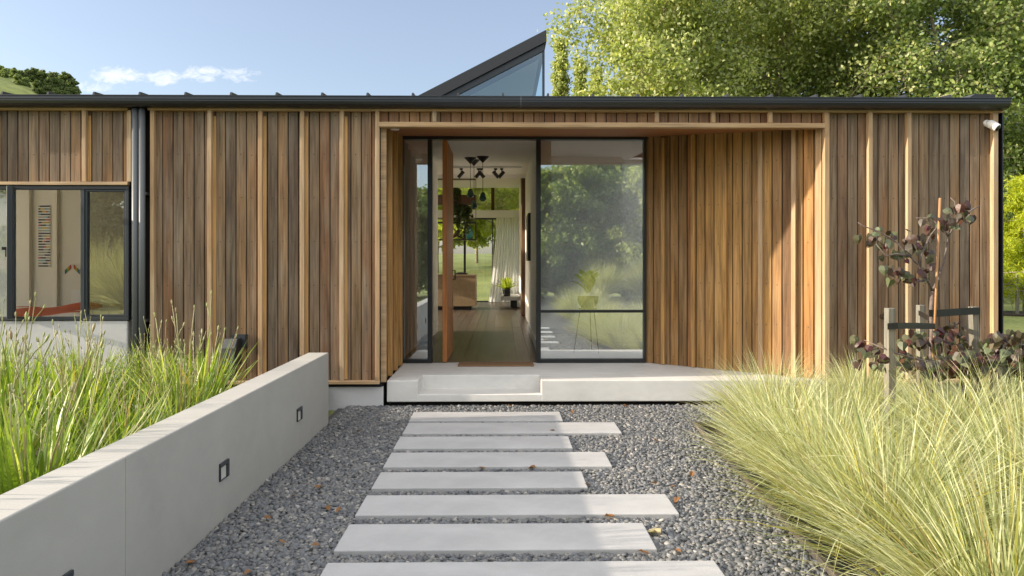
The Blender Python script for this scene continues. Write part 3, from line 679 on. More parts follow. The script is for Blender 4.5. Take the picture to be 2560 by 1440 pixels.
mb.build('curtain', 'curtain', house, smooth=True)  # unseen curtain added to soften sun from the side opening

# entry glazing
g0 = PX(1008, GY); gd0, gd1 = PX(1075, GY), PX(1346, GY); g1 = sp0.x
ZG0, ZG1 = 0.287, 3.04
mb = MB(); t = 0.05
mb.box(g0 - .02, g1 + .02, GY - .04, GY + .06, ZG1 - .035, ZG1 + .02)
mb.box(g0 - .01, g0 + .012, GY - .039, GY + .059, ZG0, ZG1 - .035)
mb.box(gd0 - .026, gd0 + .026, GY - .038, GY + .058, ZG0, ZG1 - .035)
mb.box(gd1 - .028, gd1 + .028, GY - .038, GY + .058, ZG0, ZG1 - .035)
mb.box(g1 - .022, g1 + .005, GY - .039, GY + .059, ZG0, ZG1 - .035)
mb.box(g0 + .012, gd0 - .026, GY - .037, GY + .057, ZG0, ZG0 + .045)
mb.box(gd1 + .028, g1 - .022, GY - .037, GY + .057, ZG0, ZG0 + .045)
zt = PZ(1480, 778, GY)
mb.box(gd1 + .028, g1 - .022, GY - .036, GY + .056, zt - .016, zt + .016)
egl = mb.build('entry_glazing', 'black_metal', house, bevel=.002, seg=1)
def pane(x0, x1, z0, z1, m):
    mb = MB(); mb.box(x0, x1, GY + .006, GY + .012, z0, z1); return mb.build('pane', m, egl)
pane(g0 + .013, gd0 - .027, ZG0 + .046, ZG1 - .036, 'glass_big')
pane(gd1 + .029, g1 - .023, zt + .017, ZG1 - .036, 'glass_big')
pane(gd1 + .029, g1 - .023, ZG0 + .046, zt - .017, 'glass_big')
# pivot door standing open
xd = PX(1112, GY - .02); dy0, dy1 = GY - 0.03, GY + 1.02
mb = MB()
for i in range(8):
    a = dy0 + (dy1 - dy0) * i / 8; b = dy0 + (dy1 - dy0) * (i + 1) / 8 - .003
    mb.box(xd - .028, xd + .028, a, b, ZG0 + .012, ZG1 - .045)
mb.box(xd - .022, xd + .022, dy0 + .01, dy1 - .01, ZG0 + .02, ZG1 - .055)
door = mb.build('entry_door', 'door', house, bevel=.003, seg=1)
mb = MB(); yh = dy1 - .10
mb.tube([(xd + .028, yh, 1.28), (xd + .06, yh, 1.28), (xd + .06, yh - .02, 1.40), (xd + .028, yh - .02, 1.40)], .009, 8); mb.build('handle', 'black', door)

# hall, living space, right-hand room
HXL, HXR = -1.27, 0.475
mb = MB(); wpl = 0.17
x = -9.0
while x < 5.0:
    y = 8.39 - rng.random() * 2
    while y < 21.5:
        L_ = rng.uniform(2.0, 3.2); a, b = max(y, GY + .06), min(y + L_ - .003, 21.45)
        if b > a and not (x < bx1 + .1 and b < byb): mb.box(x, x + wpl - .006, a, b, FZ - .06, FZ + rng.uniform(0, .0008))
        y += L_
    x += wpl
mb.box(-9, 5, GY + .06, 21.5, FZ - .08, FZ - .01)
mb.build('floor', 'floor_wood', house)
CZ = lambda y: 3.06 + (y - 8.4) * 0.062
mb = MB()
holed(mb, -2.7, 4.95, 8.42, 21.6, CZ, -.03); holed(mb, XL + .15, -2.7, 10.52, 21.6, CZ, -.03)
mb.build('ceiling', 'ceil', house)
mb = MB()
mb.box(HXR, HXR + .10, 8.55, 12.6, FZ, 3.3); mb.box(HXR + .04, HXR + .16, 12.6, 21.5, FZ, 3.9)
mb.box(-1.40, -1.27, 8.55, 10.6, FZ, 3.2); mb.box(-1.36, -1.16, 10.6, 12.2, FZ, 3.4); mb.box(-2.6, -1.4, 8.44, 8.55, FZ, 3.05)
mb.box(HXR + .1, 4.95, 11.6, 11.7, FZ, 3.3)
mb.box(HXR + .1, 1.91, 10.9, 10.95, FZ + .9, 3.2)
mb.box(HXR - .06, HXR + .12, 8.405, 8.55, FZ, 3.0)
mb.build('partition_wall', 'white', house)
mb = MB(); mb.box(HXR - .012, HXR, 8.56, 12.6, FZ + .001, FZ + .12); mb.build('skirting_board', 'white', house)
mb = MB(); mb.box(PX(1303, 16.2) , HXR + .038, 15.6, 16.6, FZ, PZ(1310, 425, 16)); mb.build('timber_panel', 'dark_wood', house)
mb = MB(); mb.box(HXR + .11, 4.9, GY + .08, 11.59, FZ + .0012, FZ + .006); mb.build('bounce_floor', 'porch', house)  # pale floor sheet added to bounce light up to the ceiling
# far glazed wall
FY = 21.5
fx0, fx1 = -7.5, PX(1299, FY)
zb0, zb1 = PZ(1200, 545, FY), PZ(1200, 526, FY)
mb = MB(); mb.box(XL + .2, fx1 + .4, FY - .1, FY + .1, zb0, zb1); mb.box(fx1, 5, FY - .1, FY + .1, FZ - .1, 4.1); mb.build('beam', 'white', house)
for px in (1138, 1232):
    mb = MB(); xx = PX(px, FY); mb.box(xx - .05, xx + .05, FY - .06, FY + .06, zb1, 4.1); mb.build('timber_post', 'dark_wood', house)
mb = MB()
for px, wd_ in ((1030, .05), (1162, .07), (1231, .03), (1296, .05)):
    xx = PX(px, FY); mb.box(xx - wd_ / 2, xx + wd_ / 2, FY - .03, FY + .03, FZ, zb0)
for xx in (-4.2, -6): mb.box(xx, xx + .05, FY - .03, FY + .03, FZ, zb0)
mb.box(XL + .2, fx1, FY - .035, FY + .035, FZ - .02, FZ + .03); mb.box(XL + .2, fx1, FY - .035, FY + .035, zb0 - .05, zb0)
mb.build('sliding_doors', 'black_metal', house)
for (z0, z1) in ((FZ + .03, zb0 - .05), (zb1, 4.05)):
    mb = MB(); mb.box(XL + .2, fx1, FY - .004, FY + .004, z0, z1); mb.build('pane', 'glass', house)

# ------------------------------------------------------------------ porch and doormat
mb = MB()
PZ0, PZ1, PYf = 0.06, 0.283, 7.09
xn0, xn1 = PX(1045, PYf), PX(1353, PYf); yn = 7.446; zst = 0.137
rgt = 3.9; pxl = PX(967, PYf)
poly = [(pxl, PYf), (xn0, PYf), (xn0 + .01, yn), (xn1, yn), (xn1, PYf), (rgt, PYf), (rgt, 7.06), (sp1.x + .02, 7.06), (sp1.x + .04, 7.12), (sp0.x + .07, GY + .04), (pxl - .01, GY + .04)]
poly = [(pxl, PYf), (xn0, PYf), (xn0 + .01, yn), (xn1, yn), (xn1, PYf), (rgt, PYf), (rgt, 7.2), (sp1.x + .02, 7.2), (sp0.x + .07, GY + .04), (pxl - .01, GY + .04)]
mb.prism(poly, PZ0, PZ1)
porch = mb.build('porch_slab', 'porch', None, bevel=.009, seg=2, loc=(0.5, PYf, 0))
tag(porch, 'pale concrete porch slab with a recessed step below the glazed entry', 'porch')
mb = MB(); mb.box(xn0 - .004, xn1 + .004, PYf + .001, yn + .01, PZ0 + .002, zst); mb.build('recessed_step', 'porch', porch, bevel=.006)
mb = MB(); mb.box(pxl + .03, rgt - .05, PYf + .06, 8.0, -.03, PZ0 + .001); mb.build('porch_base', 'shadow_gap', porch)
mb = MB(); x0, x1 = PX(1146, 8.15), PX(1334, 8.15); mb.box(x0, x1, 8.03, 8.285, PZ1, PZ1 + .022)
tag(mb.build('doormat', 'mat', None, bevel=.006, loc=((x0 + x1) / 2, 8.15, PZ1)), 'brown coir doormat lying in front of the open front door', 'doormat')

# ------------------------------------------------------------------ stepping stones
stones = [(1035, 1399.5, 1029.5, 1051), (1021.8, 1537, 1056, 1082.5), (1001, 1421, 1090.4, 1120), (979, 1512, 1130, 1166), (952, 1455, 1179, 1219), (917.5, 1665, 1236, 1286), (873.6, 1608.7, 1308, 1374), (820, 1788, 1403, 1488)]
PVZ = 0.045
slabs = []
words = ['short slab nearest the porch, first of the concrete stepping slabs', 'long slab second from the porch, reaching well past its neighbours to the right', 'short concrete slab third from the porch', 'middling concrete slab fourth from the porch, between two shorter slabs',
         'short concrete slab fifth from the porch, just behind the longest slab', 'longest pale slab whose end reaches far right, sixth from the porch', 'concrete slab seventh from the porch with a pale dry leaf at its end', 'nearest concrete slab, cut off by the bottom edge of the picture']
for i, (l_, r_, yb, yf) in enumerate(stones):
    a = PG(l_, yb, PVZ); b = PG(r_, yb, PVZ); y1 = (a[1] + b[1]) / 2; y0 = F * (H - PVZ) / (yf - 658)
    x0, x1 = a[0], b[0]
    slabs.append((x0, x1, y0, y1))
    mb = MB(); mb.box(x0, x1, y0, y1, -0.02, PVZ)
    tag(mb.build('stepping_stone', 'paver', None, bevel=.006, loc=(x0, y0, 0)), words[i], 'paving slab', 'concrete stepping slabs leading to the porch')
for i in range(5):
    y1 = slabs[7][2] - .12 - .46 * i
    slabs.append((-.82, .75 + .3 * (i % 2), y1 - .34, y1))
    mb = MB(); mb.box(*slabs[-1], -0.02, PVZ)
    tag(mb.build('stepping_stone', 'paver', None, bevel=.006, loc=(-.82, y1, 0)), 'concrete stepping slab close to the camera, outside the photo', 'paving slab', 'concrete stepping slabs leading to the porch')

# ------------------------------------------------------------------ pebbles
def pebbles():
    rs = np.random.RandomState(3)
    # base pebble: 3x3 gridded cube pushed to a sphere
    pts = {}; fs = []
    def vid(p):
        p = tuple(p)
        if p not in pts: pts[p] = len(pts)
        return pts[p]
    for ax in range(3):
        for sgn in (-1, 1):
            for i in (-1, 0):
                for j in (-1, 0):
                    q = []
                    for (a, b) in ((i, j), (i + 1, j), (i + 1, j + 1), (i, j + 1)):
                        p = [0, 0, 0]; p[ax] = sgn; p[(ax + 1) % 3] = a; p[(ax + 2) % 3] = b; q.append(vid(p))
                    fs.append(q if sgn > 0 else q[::-1])
    V = np.array(list(pts.keys()), float); V /= np.linalg.norm(V, axis=1)[:, None]; Fc = np.array(fs)
    P = []
    def fill(x0, x1, y0, y1, sp):
        nx, ny = int((x1 - x0) / sp), int((y1 - y0) / sp)
        gx, gy = np.meshgrid(np.arange(nx), np.arange(ny))
        x = x0 + (gx + rs.rand(ny, nx)) * sp; y = y0 + (gy + rs.rand(ny, nx)) * sp
        return np.stack([x.ravel(), y.ravel()], 1)
    near = fill(-1.62, 2.2, 2.55, 4.6, 0.0152); far = fill(-1.62, 3.0, 4.6, 7.2, 0.0175)
    P = np.concatenate([near, far]); P = np.concatenate([P, P[rs.rand(len(P)) < .35] + rs.randn(1)[0] * .006])
    ex = np.ones(len(P), bool)
    for (x0, x1, y0, y1) in slabs: ex &= ~((P[:, 0] > x0 - .004) & (P[:, 0] < x1 + .004) & (P[:, 1] > y0 - .004) & (P[:, 1] < y1 + .004))
    edge_x = 1.56 + (P[:, 1] - 3.5) * .064
    ex &= ~((P[:, 0] > edge_x) & (P[:, 1] < 6.25))
    ex &= ~((P[:, 0] < -1.6) & (P[:, 1] < 6.35))
    ex &= ~((P[:, 1] > 7.1) & (P[:, 0] > pxl))
    ex &= ~(P[:, 1] > 7.09)
    P = P[ex]; n = len(P)
    s = rs.gamma(6, 1 / 6., n) * .0095 + .0038
    s = np.clip(s, .006, .021)
    sc = np.stack([s * rs.uniform(1.0, 1.45, n), s * rs.uniform(.75, 1.0, n), s * rs.uniform(.42, .7, n)], 1)
    a = rs.rand(n) * 2 * np.pi; tx, ty = rs.randn(n) * .35, rs.randn(n) * .35
    W = V[None] * sc[:, None]
    W = W * (1 + .12 * rs.randn(n, len(V), 1) * np.array([1, 1, .6]))
    ca, sa_ = np.cos(tx)[:, None], np.sin(tx)[:, None]
    y, z = W[..., 1] * ca - W[..., 2] * sa_, W[..., 1] * sa_ + W[..., 2] * ca; W[..., 1], W[..., 2] = y, z
    ca, sa_ = np.cos(ty)[:, None], np.sin(ty)[:, None]
    x, z = W[..., 0] * ca - W[..., 2] * sa_, W[..., 0] * sa_ + W[..., 2] * ca; W[..., 0], W[..., 2] = x, z
    ca, sa_ = np.cos(a)[:, None], np.sin(a)[:, None]
    x, y = W[..., 0] * ca - W[..., 1] * sa_, W[..., 0] * sa_ + W[..., 1] * ca
    zz = W[..., 2] + (rs.rand(n) * .018 + .006)[:, None]
    W = np.stack([x + P[:, :1], y + P[:, 1:], zz], -1)
    FF = (Fc[None] + (np.arange(n) * len(V))[:, None, None]).reshape(-1, 4)
    return structure(fast_mesh('gravel', W.reshape(-1, 3), FF, 'pebble', smooth=True), 'stuff')
pebbles()

# ------------------------------------------------------------------ low garden wall with recessed lights
WX1, WX0, WYf = -1.607, -1.792, 6.32
WZ = 0.676
yj = -1.607 * F / (322 - 1257)
wall_root = thing('garden_wall', 'low smooth grey rendered wall with recessed step lights beside the gravel path', 'wall', (WX1, WYf, 0))
mb = MB(); mb.box(WX0, WX1, yj + .0009, WYf, -.05, WZ); mb.build('wall_body', 'render', wall_root, bevel=.006)
mb = MB(); mb.box(WX0, WX1, -2.0, yj - .0009, -.05, WZ); mb.build('wall_body', 'render', wall_root, bevel=.006)
mb = MB(); mb.box(WX0 + .006, WX1 - .006, yj - .0016, yj + .0016, -.05, WZ - .006); mb.build('movement_joint', 'render', wall_root)
for yc in (5.40, 3.945, 2.50):
    zc = .312; h, wv = .05, .06
    mb = MB()
    mb.box(WX1 + .0005, WX1 + .014, yc - wv, yc + wv, zc + .028, zc + h); mb.box(WX1 + .0005, WX1 + .014, yc + wv - .03, yc + wv, zc - h, zc + .028)
    mb.box(WX1 + .0005, WX1 + .012, yc - wv, yc - wv + .007, zc - h, zc + .028); mb.box(WX1 + .0005, WX1 + .010, yc - wv + .007, yc + wv - .03, zc - h, zc - h + .004)
    b = mb.build('step_light', 'frame', wall_root, bevel=.002, seg=1)
    mb = MB(); mb.box(WX1 + .0005, WX1 + .005, yc - wv + .0075, yc + wv - .0305, zc - h + .005, zc + .027); mb.build('lens', 'lens', b)

# ------------------------------------------------------------------ beds
mb = MB(); mb.box(-7.5, WX0 - .002, -2, 7.02, -.05, .22); structure(mb.build('planting_bed_soil', 'soil'))
ex0, ex1 = PG(1733, 1069), PG(2012, 1382)
mb = MB(); mb.add([(1.8, 0.5, .012), (9, 0.5, .012), (9, 7.06, .012), (1.86, 6.2, .012)], [(0, 1, 2, 3)]); structure(mb.build('planting_bed_soil', 'soil'))
d_ = Vector((ex1[0] - ex0[0], ex1[1] - ex0[1], 0)).normalized(); n_ = Vector((-d_.y, d_.x, 0))
if n_.x < 0: n_ = -n_
mb = MB(); p0 = Vector((ex0[0], ex0[1], 0))
obox(mb, p0, d_, n_, 0, 5.5, 0, .03, -.02, .055); obox(mb, p0, n_, -d_, .032, 1.6, -.03, 0, -.02, .055)
tag(mb.build('bed_edging', 'edging', None, bevel=.003, loc=tuple(p0)), 'thin weathered timber edging board between the gravel and the tussock bed', 'garden edging')

# ------------------------------------------------------------------ grasses
def blades(rs, n, L, wid, base_r, tilt, droop, nseg=6, wmax=1.0, tiltpow=1.0):
    """curved tapering blades growing from a tuft at the origin"""
    az = rs.rand(n) * 2 * np.pi; r = base_r * np.sqrt(rs.rand(n))
    baz = az + rs.randn(n) * .5
    th = tilt[0] + (tilt[1] - tilt[0]) * rs.rand(n) ** tiltpow
    ln = L[0] + (L[1] - L[0]) * rs.rand(n)
    dr = droop[0] + (droop[1] - droop[0]) * rs.rand(n)
    t = np.linspace(0, 1, nseg + 1)
    ang = th[:, None] + dr[:, None] * t[None] ** 1.6            # angle from vertical along the blade
    kink = (rs.rand(n) < .07)[:, None] * (t[None] > rs.uniform(.35, .8, n)[:, None]) * rs.uniform(.7, 1.6, n)[:, None]
    ang = ang + kink
    ds = ln[:, None] / nseg
    h = np.concatenate([np.zeros((n, 1)), np.cumsum(np.sin(ang[:, :-1]) * ds, 1)], 1)
    z = np.concatenate([np.zeros((n, 1)), np.cumsum(np.cos(ang[:, :-1]) * ds, 1)], 1)
    px = r * np.cos(az); py = r * np.sin(az)
    cx, cy = np.cos(baz), np.sin(baz)
    side_bend = rs.randn(n)[:, None] * .06 * ln[:, None] * t[None] ** 2
    X = px[:, None] + h * cx[:, None] - side_bend * cy[:, None]; Y = py[:, None] + h * cy[:, None] + side_bend * cx[:, None]
    wv = wid * (0.7 + .6 * rs.rand(n))[:, None] * np.clip(np.minimum(.55 + 2.5 * t, 1) * (1 - t ** 2.2), .04, 1)[None] * .5
    tw = rs.rand(n) * np.pi * .9 - .45 * np.pi
    sx, sy, sz = -cy * np.cos(tw), cx * np.cos(tw), np.sin(tw)
    A = np.stack([X - wv * sx[:, None], Y - wv * sy[:, None], z - wv * sz[:, None] * .6], -1)
    B = np.stack([X + wv * sx[:, None], Y + wv * sy[:, None], z + wv * sz[:, None] * .6], -1)
    V = np.stack([A, B], 2).reshape(n, -1, 3)
    V[..., 2] = np.maximum(V[..., 2], 0.004)
    k = np.arange(nseg) * 2
    q = np.stack([k, k + 1, k + 3, k + 2], 1)
    Fq = (q[None] + (np.arange(n) * 2 * (nseg + 1))[:, None, None]).reshape(-1, 4)
    return V.reshape(-1, 3), Fq
tus_mesh = []
for i in range(3):
    rs = np.random.RandomState(20 + i)
    v1, f1 = blades(rs, 900, (.6, 1.08), .0105, .15, (.02, .95), (.15, .95), 8, tiltpow=.8)
    v2, f2 = blades(rs, 330, (.4, .8), .010, .17, (.3, 1.25), (.1, .7), 6)
    v3, f3 = blades(rs, 430, (.6, 1.02), .0095, .16, (.65, 1.25), (.2, .75), 6)
    f2 = f2 + len(v1); f3 = f3 + len(v1) + len(v2)
    tus_mesh.append((np.concatenate([v1, v2, v3]), np.concatenate([f1, f2, f3])))
tussocks = [  # x, y, scale, label
    (2.34, 5.90, .80, 'pale green tussock clump leaning over the corner of the timber edging, nearest the porch'),
    (3.35, 6.30, .74, 'small tussock clump growing against the cladding behind the staked tree'),
    (3.00, 5.62, .78, 'tussock clump at the foot of the front wooden stake'),
    (2.06, 4.95, .82, 'yellow-green tussock clump spilling over the middle of the edging board'),
    (3.15, 4.75, .90, 'tall tussock clump in front of the purple-leaved tree'),
    (1.98, 4.12, .90, 'broad pale tussock clump whose blades arch left over the gravel'),
    (3.00, 3.85, 1.0, 'large straw-coloured tussock clump at the right edge of the picture'),
    (1.95, 3.38, .92, 'nearest tussock clump, filling the lower right of the picture'),
    (4.05, 5.45, .85, 'tussock clump under the low purple shrub at the right edge'),
    (2.0, 2.68, .9, 'front tussock clump, mostly cut off by the lower right corner'),
    (4.0, 4.6, .95, 'tussock clump right of the purple-leaved tree, outside the picture'),
    (3.9, 3.4, .95, 'tussock clump right of the large straw-coloured one, outside the picture'),
    (2.95, 2.95, .98, 'tussock clump in the lower right corner, behind the front one'),
]
tproto = []
for i, (v, f) in enumerate(tus_mesh):
    o = fast_mesh('grass_tussock', v, f, 'tussock', loc=(0, 0, 0)); tproto.append(o)
for i, (x, y, s_, lb) in enumerate(tussocks):
    o = tproto[i] if i < 3 else tproto[i % 3].copy()
    if i >= 3: C.objects.link(o)
    o.location = (x, y, .012); o.rotation_euler = (0, 0, i * 2.1); o.scale = (s_, s_, s_ * 1.0)
    tag(o, lb, 'tussock grass', 'tussock grasses in the bed right of the path')

# iris clumps in the left bed
def iris(seed):
    rs = np.random.RandomState(seed)
    v, f = blades(rs, 190, (.40, .78), .027, .17, (.03, .7), (.0, .5), 5, tiltpow=1.0)
    root = thing('iris_clump', 'x', 'iris plant', (0, 0, 0), 'iris clumps in the raised bed behind the low wall')
    fast_mesh('leaves', v, f, 'iris', root)
    mb = MB()
    for j in range(11):
        a = rs.rand() * 6.28; r = .12 * rs.rand(); th = rs.rand() * .38; L_ = rs.uniform(.6, .98)
        p = Vector((r * math.cos(a), r * math.sin(a), .02)); d = Vector((math.sin(th) * math.cos(a), math.sin(th) * math.sin(a), math.cos(th)))
        pts = [p]; side = Vector((rs.randn(), rs.randn(), 0)) * .04
        for k in range(1, 6):
            pts.append(p + d * L_ * k / 5 + side * (k / 5) ** 2 + Vector((rs.randn(), rs.randn(), 0)) * .007)
        mb.tube(pts, [.0042, .004, .0036, .0032, .003, .0026], 5)
        def pod(q, dd, s_):
            dd = dd.normalized()
            mb.tube([q, q + dd * .012 * s_, q + dd * .026 * s_, q + dd * .04 * s_], [.003, .0055 * s_, .006 * s_, .002], 6)
        pod(pts[-1], d + side, rs.uniform(.7, 1.1))
        for k in (3, 4):
            if rs.rand() < .8:
                sd_ = (d + Vector((rs.randn(), rs.randn(), .3)) * .45).normalized(); q = pts[k] + sd_ * rs.uniform(.06, .14)
                mb.tube([pts[k], (pts[k] + q) / 2 + d * .01, q], [.003, .0026, .0022], 5); pod(q, sd_ + Vector((0, 0, .5)), rs.uniform(.6, 1.0))
    mb.build('flower_stalks', 'stalk', root, smooth=True)
    return root
iprotos = [iris(51), iris(52), iris(53)]
irises = [(-2.95, 6.1, 'iris clump with a white flower, next to the dark outdoor speaker'), (-3.35, 6.5, 'iris clump in front of the corner batten of the cladding'), (-2.4, 5.35, 'iris clump leaning over the far half of the low wall'),
          (-2.95, 5.55, 'iris clump with tall stalks in front of the downpipes'), (-3.75, 6.2, 'iris clump beneath the right end of the bedroom window'), (-4.55, 6.1, 'dark green iris clump against the plinth below the open casement'),
          (-2.25, 4.75, 'iris clump beside the middle of the low wall, behind the upper joint'), (-2.95, 4.7, 'iris clump in the middle of the raised bed, crowded with dry stalks'), (-3.7, 5.2, 'iris clump below the bedroom window with many seed heads'),
          (-2.2, 3.95, 'bright green iris clump beside the wall joint'), (-2.85, 3.85, 'sunlit iris clump at the left edge of the picture'), (-2.2, 3.2, 'nearest iris clump, low at the left edge beside the wall top'),
          (-3.6, 4.3, 'iris clump at the far left edge in the middle of the bed'), (-4.6, 5.2, 'iris clump at the far left edge, in front of the dark green one'), (-2.6, 2.6, 'iris clump by the wall, left of the picture'), (-3.3, 3.2, 'iris clump far left of the wall, outside the picture'), (-3.5, 5.75, 'iris clump between the bedroom window and the downpipes'), (-4.2, 3.9, 'iris clump in the left part of the bed, outside the picture'), (-5.2, 5.9, 'iris clump at the plinth left of the open casement')]
for i, (x, y, lb) in enumerate(irises):
    sc_ = (1.0 + .12 * ((i * 7) % 3 - 1)) * (.78 if y > 6.2 else .86 if y > 5.4 else .95)
    if i < 3:
        o = iprotos[i]; o.location = (x, y, .2); o.rotation_euler = (0, 0, i); o['label'] = lb; o.scale = (sc_,) * 3
    else: o = copy_tree(iprotos[i % 3], (x, y, .2), i * 1.7, sc_, lb)
    if i == 0:
        mb = MB(); c = Vector((PX(515, 6.1) - x, 6.1 - y, PZ(515, 952, 6.1) - .2))
        for k in range(6):
            a = k * 1.047; u_ = Vector((math.cos(a), -.5 * math.sin(a), math.sin(a) * .8)); v_ = Vector((-math.sin(a), 0, math.cos(a))) * .011
            mb.add([c, c + u_ * .02 + v_, c + u_ * .042, c + u_ * .02 - v_], [(0, 1, 2, 3)])
        fl = mb.build('flower', 'petal', o); fl.parent = o

# ------------------------------------------------------------------ trees
def unit(rs, n):
    v = rs.randn(n, 3); return v / np.linalg.norm(v, axis=1)[:, None]
def leaf_quads(rs, c, L, W, up=0.0):
    n = len(c); a = unit(rs, n); a[:, 2] -= up; a /= np.linalg.norm(a, axis=1)[:, None]
    b = np.cross(a, unit(rs, n)); b /= np.linalg.norm(b, axis=1)[:, None] + 1e-9
    l_ = (L * rs.uniform(.7, 1.3, n))[:, None]; w_ = (W * rs.uniform(.7, 1.3, n))[:, None]
    V = np.stack([c - a * l_ * .5, c + b * w_ * .5 - a * l_ * .08, c + a * l_ * .5, c - b * w_ * .5 - a * l_ * .08], 1)
    return V.reshape(-1, 3), np.arange(n * 4).reshape(-1, 4)
def make_tree(name, label, group, seed, h, r, z0, nl, ncl, per, L, W, mat_, spread=.45, lean=0.75, prof=None, tr=.16, bark='bark', cat='tree', wob=.02):
    rs = np.random.RandomState(seed); root = thing(name, label, cat, (0, 0, 0), group)
    prof = prof or (lambda t: math.sin(math.pi * min(1, .12 + .88 * t) ** .8) ** .7 if t < 1 else 0)
    mb = MB(); cen = []
    tp = [(0, 0, -.1)] + [(rs.randn() * wob * h * k / 8, rs.randn() * wob * h * k / 8, h * k / 8 * .97) for k in range(1, 9)]
    mb.tube(tp, [tr * (1 - .9 * k / 8) for k in range(9)], 9)
    tpv = [Vector(p) for p in tp]
    for i in range(nl):
        t = (i + rs.rand()) / nl; z = z0 + (h - z0) * t * .97
        az = i * 2.4 + rs.randn() * .4; rr = r * prof(t) * rs.uniform(.65, 1.12) + .12
        k = min(7, int(z / h / .97 * 8)); fr = z / h / .97 * 8 - k
        p0 = tpv[k].lerp(tpv[k + 1], min(1, fr))
        d = Vector((math.cos(az), math.sin(az), lean * rs.uniform(.5, 1.3))); 
        end = p0 + Vector((math.cos(az) * rr, math.sin(az) * rr, lean * rr * rs.uniform(.5, 1.2)))
        mid = p0.lerp(end, .5) + Vector((rs.randn(), rs.randn(), -.5 * lean)) * .12 * rr
        r0 = tr * (1 - .85 * t) * .45
        mb.tube([p0, mid, end], [r0, r0 * .6, r0 * .15], 5, cap=False)
        for q in range(ncl):
            f = rs.uniform(.3, 1.05); b = (p0.lerp(mid, f * 2) if f < .5 else mid.lerp(end, f * 2 - 1))
            off = Vector(unit(rs, 1)[0]) * rr * rs.uniform(.1, .42)
            e = b + off; cen.append(e); mb.tube([b, b.lerp(e, .5) + Vector((0, 0, .03)), e + off * .5], [r0 * .32, r0 * .24, r0 * .08], 4, cap=False)
    mb.build('trunk', bark, root, smooth=True)
    cen = np.array([tuple(c) for c in cen]); n = len(cen) * per
    idx = np.repeat(np.arange(len(cen)), per)
    sp_ = spread * np.repeat(rs.uniform(.6, 1.25, len(cen)), per)
    P = cen[idx] + unit(rs, n) * (rs.rand(n) ** .6)[:, None] * sp_[:, None] * np.array([1, 1, .8])
    P = P[P[:, 2] > max(.1, z0 * .5)]
    v, f = leaf_quads(rs, P, L, W, .35)
    fast_mesh('crown', v, f, mat_, root)
    return root
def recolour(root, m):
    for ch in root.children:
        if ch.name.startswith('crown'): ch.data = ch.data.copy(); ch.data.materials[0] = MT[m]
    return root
def lz(y): return -0.02 + .045 * min(max(y - 24, 0), 60)
G1 = 'tall poplars behind the house'
tA = make_tree('poplar_tree', 'tall airy poplar with bright sunlit leaves, nearest the clerestory, behind the roof', G1, 101, 15.5, 3.3, 1.5, 54, 14, 112, .145, .105, 'poplar', .95)
tA.location = (6.1, 26, lz(26))
tB = make_tree('poplar_tree', 'broad yellow-green poplar behind the middle of the right roof', G1, 102, 17, 3.9, 1.2, 56, 15, 112, .145, .105, 'poplar', 1.0)
tB.location = (11.4, 28, lz(28)); 
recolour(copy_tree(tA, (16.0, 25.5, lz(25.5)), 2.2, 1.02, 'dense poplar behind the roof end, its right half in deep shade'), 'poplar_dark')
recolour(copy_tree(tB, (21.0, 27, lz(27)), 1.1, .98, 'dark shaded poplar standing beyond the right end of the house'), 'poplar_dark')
copy_tree(tA, (8.8, 33, lz(33)), 4.0, 1.1, 'poplar filling the gap between the two sunlit poplars')
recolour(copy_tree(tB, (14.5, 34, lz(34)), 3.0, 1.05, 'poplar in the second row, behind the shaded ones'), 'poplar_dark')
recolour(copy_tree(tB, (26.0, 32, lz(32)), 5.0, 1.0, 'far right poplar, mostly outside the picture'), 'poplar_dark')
sp = make_tree('poplar_spire', 'slim pointed young poplar just right of the clerestory glass', 'slim young poplars behind the roof', 105, 11.6, 1.15, 1.0, 110, 6, 42, .115, .085, 'poplar', .27, 1.3, lambda t: (1 - t) ** .8 * .8 * (.75 + .25 * math.sin(t * 40)), .08, wob=.003)
sp.location = (PX(1402, 31), 31, lz(31))
copy_tree(sp, (PX(1452, 32), 32, lz(32)), 2, .93, 'slim young poplar between the pointed one and the tall poplars')
copy_tree(sp, (PX(1490, 30), 30, lz(30)), 4, .86, 'short slim poplar at the foot of the tall bright poplar')
# bright trees seen through the hall
G2 = 'garden trees seen through the open front door'
tC = make_tree('lawn_tree', 'leafy yellow-green tree on the lawn, seen between the island and the curtain', G2, 111, 9, 2.6, 1.6, 34, 8, 110, .2, .15, 'brightleaf', .55, .5, None, .1)
tC.location = (-.6, 46, lz(46))
for i, (x, y, s_, lb) in enumerate([(-4.2, 44, 1.0, 'leafy lawn tree seen just right of the door edge'), (-2.2, 58, 1.35, 'tall lawn tree rising behind the kitchen shelf'), (1.4, 60, 1.35, 'lawn tree half hidden behind the curtain'), (-7.5, 50, 1.2, 'lawn tree hidden behind the door leaf'), (3.5, 44, 1.2, 'lawn tree behind the hall wall')]):
    copy_tree(tC, (x, y, lz(y)), i * 1.3, s_, lb)
# golden conifer at the right edge
gx, gy = PX(2562, 20), 20
tG = make_tree('golden_conifer', 'golden-green feathery conifer at the right end of the house', None, 121, 4.1, 1.05, .55, 46, 8, 60, .15, .028, 'golden', .27, -.1, lambda t: (1 - t) ** .55 * .95 + .1, .06)
tG.location = (gx, gy, 0)
mb = MB(); mb.box(PX(2543, gy - .3) - .035, PX(2543, gy - .3) + .035, gy - .33, gy - .27, -.05, 1.25)
tag(mb.build('conifer_stake', 'stake', None, loc=(gx, gy, 0)), 'pale square stake standing at the foot of the golden conifer', 'stake')
mb = MB(); mb.prism([(gx + 1.3 * math.cos(a * .5236), gy + .9 * math.sin(a * .5236)) for a in range(12)], -.01, .03); structure(mb.build('mulch_ring', 'soil'))
